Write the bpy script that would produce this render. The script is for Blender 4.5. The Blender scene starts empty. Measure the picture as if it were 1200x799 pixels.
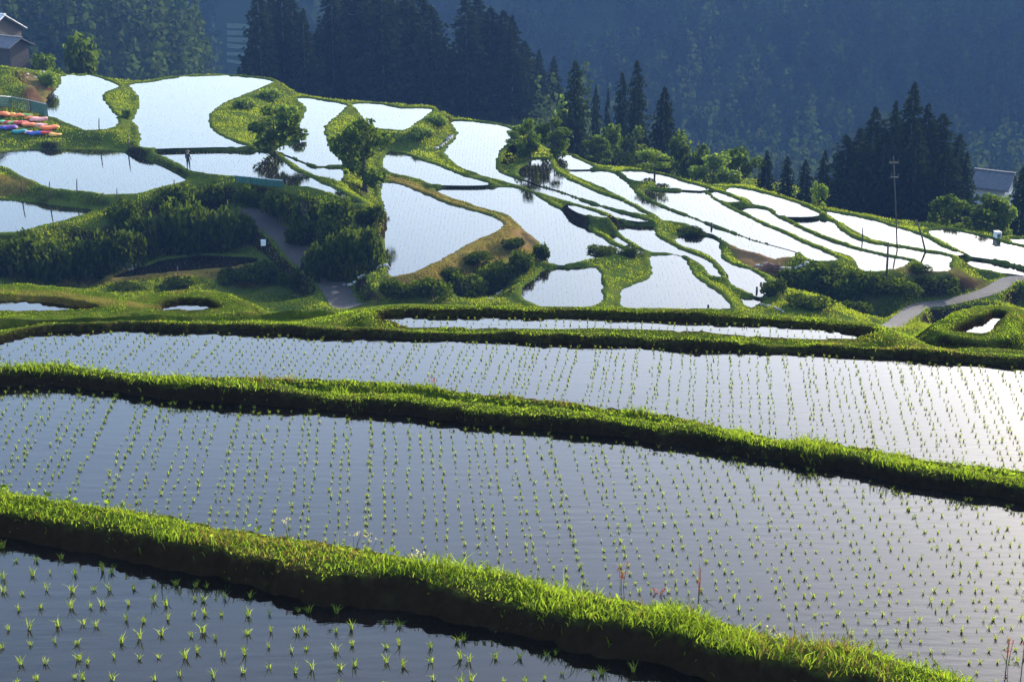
import bpy, bmesh, math, random
import numpy as np
from mathutils import Vector, Matrix

random.seed(11)
rng = np.random.default_rng(11)
scene = bpy.context.scene
C = bpy.context.scene.collection
R = math.radians

# ---------------------------------------------------------------- camera
CAM_Z = 40.0                      # height of the viewpoint above the valley datum
F_PX, PITCH = 1900.0, R(18.0)     # focal length in photo pixels (photo 1200 x 799), tilt
cam_d = bpy.data.cameras.new('camera')
cam_d.sensor_width = 36.0
cam_d.lens = 36.0 * F_PX / 1200.0
cam_d.clip_start, cam_d.clip_end = 0.3, 6000
cam = bpy.data.objects.new('camera', cam_d)
C.objects.link(cam)
cam.location = (0, 0, CAM_Z)
cam.rotation_euler = (R(90) - PITCH, 0, 0)
scene.camera = cam

# ---------------------------------------------------------------- sky, sun, exposure
SUN_EL, SUN_AZ = R(19.5), R(38)      # azimuth measured from the view axis (+Y) towards +X
world = bpy.data.worlds.new('World')
scene.world = world
world.use_nodes = True
wn = world.node_tree
sky = wn.nodes.new('ShaderNodeTexSky')
sky.sky_type = 'NISHITA'
sky.sun_disc = False
sky.sun_elevation = SUN_EL
sky.sun_rotation = SUN_AZ
sky.altitude = 300
sky.air_density = 1.0
sky.dust_density = 2.1
sky.ozone_density = 1.5
bgn = wn.nodes['Background']
wn.links.new(sky.outputs['Color'], bgn.inputs['Color'])
bgn.inputs['Strength'].default_value = 0.15
sun_d = bpy.data.lights.new('sun', 'SUN')
sun_d.energy = 2.0
sun_d.angle = R(0.5)
sun_d.color = (1.0, 0.95, 0.86)
sun = bpy.data.objects.new('sun', sun_d)
C.objects.link(sun)
sun.location = (0, 60, 120)
sdir = Vector((math.sin(SUN_AZ) * math.cos(SUN_EL), math.cos(SUN_AZ) * math.cos(SUN_EL), math.sin(SUN_EL)))
sun.rotation_euler = (-sdir).to_track_quat('-Z', 'Y').to_euler()
scene.view_settings.view_transform = 'Standard'
scene.view_settings.look = 'None'
scene.view_settings.gamma = 1.0
scene.view_settings.exposure = 2.3
scene.cycles.max_bounces = 8
scene.cycles.transparent_max_bounces = 8
scene.cycles.volume_bounces = 0
scene.cycles.caustics_reflective = False
scene.cycles.caustics_refractive = False

# ---------------------------------------------------------------- small helpers
def ray(u, v):
    """Direction through photo pixel (u, v)."""
    x, y = (u - 600.0) / F_PX, -(v - 399.5) / F_PX
    c, s = math.cos(PITCH), math.sin(PITCH)
    return np.array([x, c + y * s, -s + y * c])

def on_level(u, v, drop):
    """Point where the sight line of (u, v) meets the level lying `drop` below the viewpoint."""
    r = ray(u, v)
    t = drop / -r[2]
    return np.array([r[0] * t, r[1] * t])

def tag(o, label=None, cat=None, group=None, kind=None):
    if label: o['label'] = label
    if cat: o['category'] = cat
    if group: o['group'] = group
    if kind: o['kind'] = kind
    return o

def link(o, parent=None):
    C.objects.link(o)
    if parent is not None: o.parent = parent
    return o

def empty(name, loc=(0, 0, 0), rz=0.0, scale=(1, 1, 1)):
    o = bpy.data.objects.new(name, None)
    o.empty_display_size = 0.2
    C.objects.link(o)
    o.location = loc
    o.rotation_euler = (0, 0, rz)
    o.scale = scale
    return o

def np_mesh(name, verts, faces, mat, var=None, smooth=False, attrs=None):
    """Mesh from an (n,3) array and an (m,k) index array (all faces with k corners)."""
    verts = np.ascontiguousarray(verts, dtype=np.float32)
    faces = np.ascontiguousarray(faces, dtype=np.int32)
    m, k = faces.shape
    me = bpy.data.meshes.new(name)
    me.vertices.add(len(verts))
    me.vertices.foreach_set('co', verts.ravel())
    me.loops.add(m * k)
    me.loops.foreach_set('vertex_index', faces.ravel())
    me.polygons.add(m)
    me.polygons.foreach_set('loop_start', np.arange(0, m * k, k, dtype=np.int32))
    me.polygons.foreach_set('loop_total', np.full(m, k, dtype=np.int32))
    me.polygons.foreach_set('use_smooth', np.full(m, smooth, dtype=bool))
    me.update(calc_edges=True)
    if var is not None:
        a = me.attributes.new('var', 'FLOAT', 'POINT')
        a.data.foreach_set('value', np.ascontiguousarray(var, dtype=np.float32))
    for nm, arr in (attrs or {}).items():
        a = me.attributes.new(nm, 'FLOAT', 'POINT')
        a.data.foreach_set('value', np.ascontiguousarray(arr, dtype=np.float32))
    me.materials.append(mat)
    return me

def obj(name, me, parent=None):
    return link(bpy.data.objects.new(name, me), parent)

class MB:
    """Collects boxes, tubes and other solids for ONE mesh object."""
    def __init__(s): s.v, s.f = [], []
    def add(s, vs, fs):
        b = len(s.v)
        s.v += [tuple(p) for p in vs]
        s.f += [tuple(b + i for i in f) for f in fs]
    def box(s, c, d, rz=0.0, taper=1.0):
        cx, cy, cz = c
        hx, hy, hz = d[0] / 2, d[1] / 2, d[2] / 2
        ca, sa = math.cos(rz), math.sin(rz)
        vs = []
        for z, t in ((-hz, 1.0), (hz, taper)):
            for x, y in ((-hx, -hy), (hx, -hy), (hx, hy), (-hx, hy)):
                x, y = x * t, y * t
                vs.append((cx + x * ca - y * sa, cy + x * sa + y * ca, cz + z))
        s.add(vs, [(3, 2, 1, 0), (4, 5, 6, 7), (0, 1, 5, 4), (1, 2, 6, 5), (2, 3, 7, 6), (3, 0, 4, 7)])
    def tube(s, pts, radii, n=7, cap=True):
        pts = [Vector(p) for p in pts]
        rings = []
        b = len(s.v)
        for i, p in enumerate(pts):
            d = (pts[min(i + 1, len(pts) - 1)] - pts[max(i - 1, 0)]).normalized()
            a = Vector((1, 0, 0)) if abs(d.x) < 0.8 else Vector((0, 1, 0))
            e1 = d.cross(a).normalized(); e2 = d.cross(e1)
            for k in range(n):
                t = 2 * math.pi * k / n
                s.v.append(tuple(p + (e1 * math.cos(t) + e2 * math.sin(t)) * radii[i]))
        for i in range(len(pts) - 1):
            for k in range(n):
                k2 = (k + 1) % n
                s.f.append((b + i * n + k, b + i * n + k2, b + (i + 1) * n + k2, b + (i + 1) * n + k))
        if cap:
            s.f.append(tuple(b + k for k in range(n))[::-1])
            s.f.append(tuple(b + (len(pts) - 1) * n + k for k in range(n)))
    def mesh(s, name, mat, smooth=False, bevel=0.0):
        me = bpy.data.meshes.new(name)
        me.from_pydata(s.v, [], s.f)
        bm = bmesh.new(); bm.from_mesh(me)
        bmesh.ops.recalc_face_normals(bm, faces=bm.faces)
        if bevel:
            bmesh.ops.bevel(bm, geom=list(bm.edges), offset=bevel, segments=1, affect='EDGES')
        for f in bm.faces: f.smooth = smooth
        bm.to_mesh(me); bm.free()
        me.materials.append(mat)
        return me
    def build(s, name, mat, parent=None, smooth=False, bevel=0.0):
        return obj(name, s.mesh(name, mat, smooth, bevel), parent)

def lattice(n, seed):
    return np.random.default_rng(seed).random((n, n)).astype(np.float32)

_LAT = lattice(256, 5)
def noise2(x, y, s):
    """Smooth value noise in 0..1 with feature size s metres."""
    x = np.asarray(x) / s + 1000.0; y = np.asarray(y) / s + 1000.0
    xi = np.floor(x).astype(int); yi = np.floor(y).astype(int)
    fx, fy = x - xi, y - yi
    fx = fx * fx * (3 - 2 * fx); fy = fy * fy * (3 - 2 * fy)
    a = _LAT[xi % 256, yi % 256]; b = _LAT[(xi + 1) % 256, yi % 256]
    c = _LAT[xi % 256, (yi + 1) % 256]; d = _LAT[(xi + 1) % 256, (yi + 1) % 256]
    return (a * (1 - fx) + b * fx) * (1 - fy) + (c * (1 - fx) + d * fx) * fy

def sstep(a, b, x):
    t = np.clip((x - a) / (b - a), 0, 1)
    return t * t * (3 - 2 * t)

# ---------------------------------------------------------------- materials
def new_mat(name):
    m = bpy.data.materials.new(name)
    m.use_nodes = True
    n = m.node_tree
    return m, n, n.nodes['Principled BSDF']

def N(nt, t, **kw):
    n = nt.nodes.new(t)
    for k, v in kw.items():
        if k == 'op': n.operation = v
        else: setattr(n, k, v)
    return n

def noise_node(nt, scale, detail=4.0, rough=0.55):
    tc = N(nt, 'ShaderNodeNewGeometry')
    no = N(nt, 'ShaderNodeTexNoise')
    no.inputs['Scale'].default_value = scale
    no.inputs['Detail'].default_value = detail
    no.inputs['Roughness'].default_value = rough
    nt.links.new(tc.outputs['Position'], no.inputs['Vector'])
    return no

def ramp(nt, src, stops):
    r = N(nt, 'ShaderNodeValToRGB')
    e = r.color_ramp.elements
    while len(e) < len(stops): e.new(0.5)
    for i, (p, c) in enumerate(stops):
        e[i].position = p; e[i].color = (*c, 1)
    nt.links.new(src, r.inputs[0])
    return r.outputs[0]

def mixc(nt, fac, a, b, blend='MIX'):
    m = N(nt, 'ShaderNodeMix', data_type='RGBA', blend_type=blend)
    if isinstance(fac, (int, float)): m.inputs[0].default_value = fac
    else: nt.links.new(fac, m.inputs[0])
    for i, c in ((6, a), (7, b)):
        if isinstance(c, tuple): m.inputs[i].default_value = (*c, 1)
        else: nt.links.new(c, m.inputs[i])
    return m.outputs[2]

def plain(name, col, rough=0.7, var=0.25, scale=6.0, bump=0.0, metallic=0.0):
    m, n, p = new_mat(name)
    no = noise_node(n, scale)
    lo = tuple(c * (1 - var) for c in col); hi = tuple(min(1, c * (1 + var)) for c in col)
    n.links.new(ramp(n, no.outputs['Fac'], [(0.3, lo), (0.7, hi)]), p.inputs['Base Color'])
    p.inputs['Roughness'].default_value = rough
    p.inputs['Metallic'].default_value = metallic
    if bump:
        b = N(n, 'ShaderNodeBump'); b.inputs['Strength'].default_value = bump
        b.inputs['Distance'].default_value = 0.03
        n.links.new(no.outputs['Fac'], b.inputs['Height']); n.links.new(b.outputs[0], p.inputs['Normal'])
    return m

def leaf_mat(name, dark, light, trans, tfac=0.5, obj_var=0.0, spec=0.03):
    """Leaves: reflect and let light through; 'var' differs from leaf to leaf."""
    m, n, p = new_mat(name)
    at = N(n, 'ShaderNodeAttribute', attribute_name='var')
    col = ramp(n, at.outputs['Fac'], [(0.0, dark), (1.0, light)])
    tcol = mixc(n, 1.0, ramp(n, at.outputs['Fac'], [(0.0, tuple(c * 0.6 for c in trans)), (1.0, trans)]), (1, 1, 1), 'MULTIPLY')
    if obj_var:
        oi = N(n, 'ShaderNodeObjectInfo')
        hv = ramp(n, oi.outputs['Random'], [(0.0, (1 - obj_var, 1 - obj_var, 1 - obj_var * .6)), (1.0, (1 + obj_var, 1 + obj_var * .8, 1.0))])
        col = mixc(n, 1.0, col, hv, 'MULTIPLY'); tcol = mixc(n, 1.0, tcol, hv, 'MULTIPLY')
    n.links.new(col, p.inputs['Base Color'])
    p.inputs['Roughness'].default_value = 0.55
    p.inputs['Specular IOR Level'].default_value = spec
    tr = N(n, 'ShaderNodeBsdfTranslucent'); n.links.new(tcol, tr.inputs['Color'])
    mx = N(n, 'ShaderNodeMixShader'); mx.inputs[0].default_value = tfac
    n.links.new(p.outputs[0], mx.inputs[1]); n.links.new(tr.outputs[0], mx.inputs[2])
    n.links.new(mx.outputs[0], n.nodes['Material Output'].inputs['Surface'])
    return m

def water_mat():
    m, n, p = new_mat('paddy_water')
    p.inputs['Base Color'].default_value = (0.020, 0.017, 0.013, 1)
    no0 = noise_node(n, 0.6, 3.0)
    n.links.new(ramp(n, no0.outputs['Fac'], [(0.35, (0.006, 0.005, 0.004)), (0.7, (0.012, 0.010, 0.008))]), p.inputs['Base Color'])
    p.inputs['Roughness'].default_value = 0.035
    p.inputs['IOR'].default_value = 1.35
    # faint wind ripples, drawn out across the breeze and stronger in patches
    tc = N(n, 'ShaderNodeNewGeometry'); mp = N(n, 'ShaderNodeMapping')
    mp.inputs['Scale'].default_value = (2.2, 9.0, 1.0); mp.inputs['Rotation'].default_value = (0, 0, 0.15)
    n.links.new(tc.outputs['Position'], mp.inputs['Vector'])
    no = N(n, 'ShaderNodeTexNoise'); no.inputs['Scale'].default_value = 1.0; no.inputs['Detail'].default_value = 3.0
    n.links.new(mp.outputs[0], no.inputs['Vector'])
    pt = noise_node(n, 0.5, 3.0)
    st = N(n, 'ShaderNodeMapRange'); st.inputs['From Min'].default_value = 0.42; st.inputs['From Max'].default_value = 0.68
    st.inputs['To Min'].default_value = 0.05; st.inputs['To Max'].default_value = 0.17
    n.links.new(pt.outputs['Fac'], st.inputs['Value'])
    b = N(n, 'ShaderNodeBump'); b.inputs['Distance'].default_value = 0.02
    n.links.new(st.outputs[0], b.inputs['Strength'])
    n.links.new(no.outputs['Fac'], b.inputs['Height']); n.links.new(b.outputs[0], p.inputs['Normal'])
    return m

def ground_mat():
    m, n, p = new_mat('hillside_ground')
    geo = N(n, 'ShaderNodeNewGeometry')
    big = noise_node(n, 0.35, 5.0); mid = noise_node(n, 2.2, 5.0); fine = noise_node(n, 14.0, 4.0)
    green = mixc(n, big.outputs['Fac'], (0.030, 0.056, 0.007), (0.060, 0.086, 0.012))
    green = mixc(n, ramp(n, mid.outputs['Fac'], [(0.45, (0, 0, 0)), (0.75, (1, 1, 1))]), green, (0.080, 0.078, 0.018))
    earth = mixc(n, fine.outputs['Fac'], (0.007, 0.005, 0.003), (0.022, 0.015, 0.009))
    sep = N(n, 'ShaderNodeSeparateXYZ'); n.links.new(geo.outputs['Normal'], sep.inputs[0])
    add = N(n, 'ShaderNodeMath', op='MULTIPLY_ADD'); n.links.new(mid.outputs['Fac'], add.inputs[0])
    add.inputs[1].default_value = 0.20; n.links.new(sep.outputs['Z'], add.inputs[2])
    steep = ramp(n, add.outputs[0], [(0.80, (1, 1, 1)), (0.99, (0, 0, 0))])
    col = mixc(n, steep, green, earth)
    for nm, c1, c2 in (('dry', (0.13, 0.085, 0.022), (0.20, 0.14, 0.04)), ('soil', (0.13, 0.065, 0.028), (0.20, 0.12, 0.06)), ('wood', (0.030, 0.050, 0.022), (0.045, 0.065, 0.03))):
        a = N(n, 'ShaderNodeAttribute', attribute_name=nm)
        mm = N(n, 'ShaderNodeMath', op='MULTIPLY'); n.links.new(a.outputs['Fac'], mm.inputs[0])
        n.links.new(ramp(n, mid.outputs['Fac'], [(0.2, (0.55, 0.55, 0.55)), (0.6, (1, 1, 1))]), mm.inputs[1])
        col = mixc(n, mm.outputs[0], col, mixc(n, fine.outputs['Fac'], c1, c2))
    am = N(n, 'ShaderNodeAttribute', attribute_name='mud')
    mf = N(n, 'ShaderNodeMath', op='MULTIPLY'); n.links.new(am.outputs['Fac'], mf.inputs[0])
    n.links.new(ramp(n, fine.outputs['Fac'], [(0.35, (1, 1, 1)), (0.75, (0.55, 0.55, 0.55))]), mf.inputs[1])
    col = mixc(n, mf.outputs[0], col, earth)
    n.links.new(col, p.inputs['Base Color'])
    p.inputs['Roughness'].default_value = 0.9
    p.inputs['Specular IOR Level'].default_value = 0.0
    b = N(n, 'ShaderNodeBump'); b.inputs['Strength'].default_value = 0.7; b.inputs['Distance'].default_value = 0.12
    n.links.new(mid.outputs['Fac'], b.inputs['Height'])
    b2 = N(n, 'ShaderNodeBump'); b2.inputs['Strength'].default_value = 0.5; b2.inputs['Distance'].default_value = 0.03
    n.links.new(fine.outputs['Fac'], b2.inputs['Height']); n.links.new(b.outputs[0], b2.inputs['Normal'])
    n.links.new(b2.outputs[0], p.inputs['Normal'])
    return m

M = {
    'water': water_mat(), 'ground': ground_mat(),
    'grass': leaf_mat('bank_grass', (0.045, 0.090, 0.010), (0.105, 0.140, 0.020), (0.27, 0.38, 0.024), 0.58),
    'fargrass': leaf_mat('hill_grass', (0.035, 0.065, 0.006), (0.085, 0.105, 0.012), (0.33, 0.40, 0.020), 0.6),
    'drygrass': leaf_mat('dry_grass', (0.085, 0.075, 0.018), (0.15, 0.11, 0.03), (0.26, 0.20, 0.04), 0.5),
    'rice': leaf_mat('rice_leaf', (0.075, 0.125, 0.020), (0.14, 0.19, 0.035), (0.38, 0.46, 0.06), 0.55),
    'leaf': leaf_mat('broad_leaf', (0.018, 0.038, 0.007), (0.045, 0.070, 0.012), (0.15, 0.23, 0.018), 0.4, 0.2, 0.0),
    'paleleaf': leaf_mat('young_leaf', (0.050, 0.090, 0.016), (0.100, 0.140, 0.026), (0.22, 0.32, 0.03), 0.5, 0.15),
    'bush': leaf_mat('shrub_leaf', (0.012, 0.024, 0.004), (0.034, 0.052, 0.009), (0.10, 0.15, 0.012), 0.35, 0.25, 0.0),
    'cedar': leaf_mat('cedar_spray', (0.010, 0.018, 0.008), (0.022, 0.034, 0.012), (0.026, 0.040, 0.010), 0.2, 0.2, 0.0),
    'forest': leaf_mat('forest_leaf', (0.014, 0.030, 0.014), (0.085, 0.13, 0.04), (0.10, 0.15, 0.03), 0.35, 0.0, 0.0),
    'bark': plain('bark', (0.055, 0.040, 0.030), 0.9, 0.35, 8.0, 0.4),
    'wood': plain('weathered_wood', (0.050, 0.042, 0.036), 0.85, 0.3, 10.0, 0.3),
}

# ---------------------------------------------------------------- terraces: outlines of every flooded paddy
#   (key, metres below the viewpoint, outline as sighted in the photograph; set out on that level below)
PADDIES = [
    ('A', 29.80, [(75,89),(105,89),(120,93),(135,100),(136,103),(123,108),(119,115),(126,127),(135,137),(136,145),(132,149),(122,152),(102,153),(96,150),(85,146),(66,138),(56,136),(56,120),(60,110),(70,102),(74,95)]),
    ('B', 30.24, [(155,99),(180,96),(200,92),(240,89),(280,90),(317,95),(300,105),(280,113),(262,120),(247,131),(243,140),(245,150),(258,160),(275,167),(288,172),(255,172),(210,173),(170,173),(167,160),(163,147),(157,142),(165,125),(163,112)]),
    ('C', 31.30, [(351,115),(375,118),(403,123),(398,132),(385,142),(378,150),(380,163),(384,175),(395,186),(402,193),(372,194),(360,190),(340,182),(320,175),(317,171),(335,171),(350,168),(352,160),(351,150),(356,140),(360,128)]),
    ('C2', 31.40, [(322,182),(335,184),(350,190),(368,197),(395,197),(400,205),(397,213),(385,211),(365,203),(345,195)]),
    ('M', 30.56, [(190,178),(300,178),(316,181),(327,187),(340,198),(365,210),(385,219),(405,229),(421,239),(416,239),(396,229),(384,225),(364,219),(340,218),(330,214),(300,208),(270,206),(245,204),(232,202),(222,198),(205,188)]),
    ('D', 32.00, [(415,122),(440,122),(470,127),(504,128),(495,138),(480,148),(470,153),(458,152),(440,150),(430,140),(422,132)]),
    ('E', 33.22, [(457,178),(470,180),(485,186),(510,194),(540,206),(571,216),(504,216),(500,213),(480,207),(462,203),(452,196),(452,185)]),
    ('H', 33.45, [(530,142),(555,143),(585,147),(598,152),(600,162),(588,172),(580,186),(580,197),(588,204),(607,210),(633,219),(657,227),(690,239),(720,248),(757,259),(735,257),(712,252),(690,244),(664,235),(633,226),(607,217),(571,207),(540,195),(524,181),(524,175),(533,165),(538,157),(535,150)]),
    ('H2', 32.81, [(668,241),(690,247),(712,255),(695,253),(680,249)]),
    ('F', 32.80, [(448,214),(470,217),(485,224),(500,229),(520,238),(550,247),(575,254),(587,261),(586,267),(578,272),(560,280),(540,290),(520,301),(500,312),(480,320),(462,324),(457,320),(456,310),(455,295),(453,280),(455,262),(453,245),(450,230)]),
    ('G', 33.45, [(512,222),(540,220),(600,220),(612,222),(640,238),(665,252),(690,270),(715,287),(728,293),(715,299),(690,304),(660,310),(645,309),(640,295),(632,283),(620,272),(613,265),(605,258),(598,252),(575,246),(550,238),(530,232)]),
    ('BB', 31.80, [(-40,232),(0,235),(40,238),(80,243),(105,246),(95,252),(75,258),(50,264),(25,271),(0,273),(-40,277)]),
    ('BA', 30.93, [(-40,184),(-10,181),(12,178),(40,176),(80,176),(128,177),(146,180),(166,186),(184,193),(200,200),(214,208),(216,212),(200,216),(180,221),(160,227),(130,228),(96,224),(60,220),(40,212),(24,204),(14,198),(0,194),(-40,194)]),
    ('BE', 34.80, [(170,312),(200,304),(240,300),(299,303),(298,307),(270,313),(230,316),(180,321),(135,325),(150,318)]),
    ('I', 33.36, [(627,187),(640,187),(645,198),(660,208),(680,218),(700,227),(720,233),(745,246),(758,252),(740,249),(720,244),(700,238),(680,231),(657,223),(632,216),(610,206),(612,198),(620,192)]),
    ('J', 33.75, [(658,182),(665,182),(695,197),(690,198),(660,198),(656,195)]),
    ('K', 33.86, [(668,201),(700,200),(718,203),(732,214),(744,228),(760,237),(780,246),(800,253),(828,264),(856,274),(880,282),(904,288),(932,296),(928,301),(908,303),(892,298),(872,292),(858,286),(848,280),(838,274),(820,270),(805,262),(780,259),(772,256),(760,248),(740,236),(720,226),(700,216),(680,208)]),
    ('J2', 33.69, [(730,201),(750,201),(780,207),(800,213),(828,222),(820,223),(790,221),(768,219),(770,214),(745,212),(735,206)]),
    ('L', 33.82, [(758,224),(790,225),(824,226),(832,232),(844,240),(860,248),(880,258),(912,272),(940,285),(960,294),(981,303),(978,305),(955,306),(948,303),(936,295),(908,287),(886,281),(860,271),(832,261),(812,253),(786,243),(766,234)]),
    ('N', 33.90, [(832,224),(848,228),(866,236),(858,237),(846,236),(838,230)]),
    ('O', 34.16, [(858,220),(872,222),(890,226),(912,232),(936,240),(957,252),(916,253),(912,248),(898,242),(884,240),(882,235),(858,228),(852,224)]),
    ('Q', 34.20, [(858,245),(870,244),(896,245),(904,252),(920,260),(940,270),(960,279),(1000,292),(1036,301),(1064,306),(1045,316),(1014,318),(1006,311),(1000,301),(980,295),(960,287),(940,279),(920,271),(900,262),(876,252)]),
    ('R', 34.44, [(926,258),(960,257),(972,260),(980,268),(992,276),(1010,283),(1026,287),(1050,290),(1084,296),(1112,301),(1111,308),(1108,318),(1088,318),(1086,310),(1078,306),(1060,303),(1044,299),(1016,293),(992,286),(960,273),(940,265)]),
    ('S', 34.80, [(960,246),(972,249),(990,252),(1020,258),(1046,266),(1072,274),(1088,280),(1100,288),(1126,298),(1120,299),(1088,293),(1064,289),(1028,282),(1014,276),(996,266),(980,256)]),
    ('T', 35.24, [(1093,270),(1108,269),(1130,273),(1160,280),(1180,286),(1200,290),(1260,302),(1260,324),(1200,311),(1170,304),(1140,300),(1126,296),(1116,288),(1100,280),(1092,276)]),
    ('U', 35.46, [(1128,305),(1144,305),(1160,308),(1200,317),(1260,330),(1260,338),(1200,322),(1176,319),(1152,316),(1132,312)]),
    ('V', 35.40, [(1186,280),(1240,284),(1240,291),(1190,285)]),
    ('Y', 33.85, [(722,266),(744,265),(763,266),(765,274),(774,281),(792,291),(808,297),(820,302),(832,310),(842,324),(836,323),(828,314),(818,306),(804,300),(790,297),(764,295),(746,286),(730,275)]),
    ('AB', 33.80, [(716,275),(724,280),(740,289),(752,297),(745,297),(730,289),(718,280)]),
    ('Z', 34.07, [(797,277),(832,277),(840,282),(841,292),(844,304),(860,311),(880,318),(892,326),(898,340),(901,348),(890,347),(872,340),(862,334),(852,318),(844,308),(832,299),(816,293),(798,287)]),
    ('AA', 34.24, [(870,350),(886,350),(891,354),(880,360),(875,357)]),
    ('X', 33.88, [(764,300),(794,300),(801,304),(806,316),(814,326),(832,338),(848,352),(852,361),(816,362),(760,361),(733,360),(730,348),(734,338),(748,332),(764,327),(767,314)]),
    ('W', 33.65, [(638,318),(652,315),(696,314),(701,320),(703,340),(700,356),(672,360),(640,360),(618,350),(614,338),(628,328)]),
    ('P4', 10.14, [(445,372),(480,370),(600,371),(720,373),(840,377),(960,385),(1020,394),(1000,402),(960,401),(840,395),(720,391),(600,389),(480,386),(450,380)]),
    ('P5', 12.00, [(-90,353),(0,352),(20,352),(50,354),(90,360),(112,365),(60,368),(0,368),(-90,368)]),
    ('P6', 12.00, [(192,357),(215,355),(240,357),(256,363),(225,367),(195,366)]),
    ('P7', 12.30, [(1123,391),(1140,381),(1168,370),(1174,371),(1165,380),(1160,393)]),
    ('P3', 10.10, [(-130,420),(-15,410),(0,402),(30,394),(80,388),(150,387),(300,390),(400,395),(500,398),(600,400),(700,404),(800,408),(900,413),(1000,417),(1100,423),(1210,431),(1400,446),(1400,590),(1200,560),(1100,548),(1000,530),(900,517),(800,495),(700,480),(600,471),(500,457),(400,451),(200,445),(100,441),(0,441),(-130,441)]),
    ('P2', 8.30, [(-230,455),(0,453),(62,451),(130,459),(200,468),(300,474),(400,483),(500,490),(600,500),(700,510),(800,523),(900,538),(1000,556),(1100,575),(1210,592),(1420,630),(1420,880),(1170,816),(1100,800),(1000,780),(900,759),(800,729),(700,709),(600,694),(500,669),(400,652),(300,636),(200,617),(100,603),(0,582),(-230,545)]),
    ('P1', 5.90, [(-330,575),(-150,605),(0,629),(50,639),(125,656),(208,670),(292,685),(354,700),(417,712),(496,724),(600,746),(700,766),(817,792),(950,825),(1100,870),(1250,1250),(-600,1250)]),
]


def smooth_outline(pts, step):
    """Catmull-Rom curve through closed world points, resampled about every `step` metres."""
    P = np.asarray(pts); n = len(P); out = []
    for i in range(n):
        p0, p1, p2, p3 = P[(i - 1) % n], P[i], P[(i + 1) % n], P[(i + 2) % n]
        k = max(1, int(np.hypot(*(p2 - p1)) / step))
        # centripetal-ish tension keeps corners from overshooting
        L1 = np.hypot(*(p2 - p1)); 
        m1 = (p2 - p0) * 0.5 * min(1.0, L1 / max(np.hypot(*(p2 - p0)) * 0.5, 1e-6))
        m2 = (p3 - p1) * 0.5 * min(1.0, L1 / max(np.hypot(*(p3 - p1)) * 0.5, 1e-6))
        for j in range(k):
            t = j / k
            out.append((2*t**3 - 3*t**2 + 1) * p1 + (t**3 - 2*t**2 + t) * m1 + (-2*t**3 + 3*t**2) * p2 + (t**3 - t**2) * m2)
    return np.array(out)

def signed_distance(X, Y, poly):
    """Distance of points to a closed outline, negative inside."""
    x1, y1 = poly[:, 0], poly[:, 1]
    x2, y2 = np.roll(x1, -1), np.roll(y1, -1)
    out = np.empty(len(X)); CH = 20000
    dx, dy = x2 - x1, y2 - y1
    L = dx * dx + dy * dy + 1e-12
    for a in range(0, len(X), CH):
        px, py = X[a:a+CH, None], Y[a:a+CH, None]
        t = np.clip(((px - x1) * dx + (py - y1) * dy) / L, 0, 1)
        d = np.sqrt(((px - x1 - t * dx) ** 2 + (py - y1 - t * dy) ** 2).min(1))
        cr = ((y1 > py) != (y2 > py)) & (px < dx * (py - y1) / np.where(dy == 0, 1e-12, dy) + x1)
        out[a:a+CH] = np.where(cr.sum(1) % 2 == 1, -d, d)
    return out

PAD = {}
for key, drop, px in PADDIES:
    near = key.startswith('P')
    w = [on_level(u, v, drop) for u, v in px]
    PAD[key] = dict(z=CAM_Z - drop, out=smooth_outline(w, 0.35 if near else 0.8), near=near)

def at_drop(u, v, drop): 
    p = on_level(u, v, drop); return (p[0], p[1], CAM_Z - drop)
def at_range(u, v, dist):
    """Point on the sight line of (u, v) at horizontal distance dist."""
    r = ray(u, v); t = dist / math.hypot(r[0], r[1])
    return Vector((r[0] * t, r[1] * t, CAM_Z + r[2] * t))

# ---- heights that lead the open slopes between and beyond the paddies
ctrl = []
for k, p in PAD.items():
    for q in p['out'][::(4 if p['near'] else 3)]:
        ctrl.append((q[0], q[1], p['z']))
crest = [(-60, 60, 25.0), (0, 78, 26.3), (75, 86, 29.6), (155, 96, 30.0), (240, 87, 30.2), (317, 92, 30.3), (351, 112, 31.2), (415, 119, 31.9), (504, 125, 32.1),
         (530, 138, 33.3), (598, 148, 33.4), (640, 184, 33.3), (700, 197, 33.8), (735, 197, 33.7), (828, 220, 33.7), (872, 219, 34.1), (957, 246, 34.3),
         (1046, 262, 34.8), (1093, 267, 35.2), (1200, 286, 35.2), (1300, 300, 35.4)]
cu = np.arange(-60, 1300, 12.0); ck = np.array(crest)
crest = [(u, np.interp(u, ck[:, 0], ck[:, 1]), np.interp(u, ck[:, 0], ck[:, 2])) for u in cu]
for u, v, d in crest:
    b = on_level(u, v, d); r0 = np.hypot(*b); e = b / r0
    for dr, dd in ((2.5, 0.5), (7, 2.2), (16, 5.2), (35, 11.0), (80, 22.0)):
        ctrl.append((*(e * (r0 + dr)), CAM_Z - d - dd))
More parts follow.
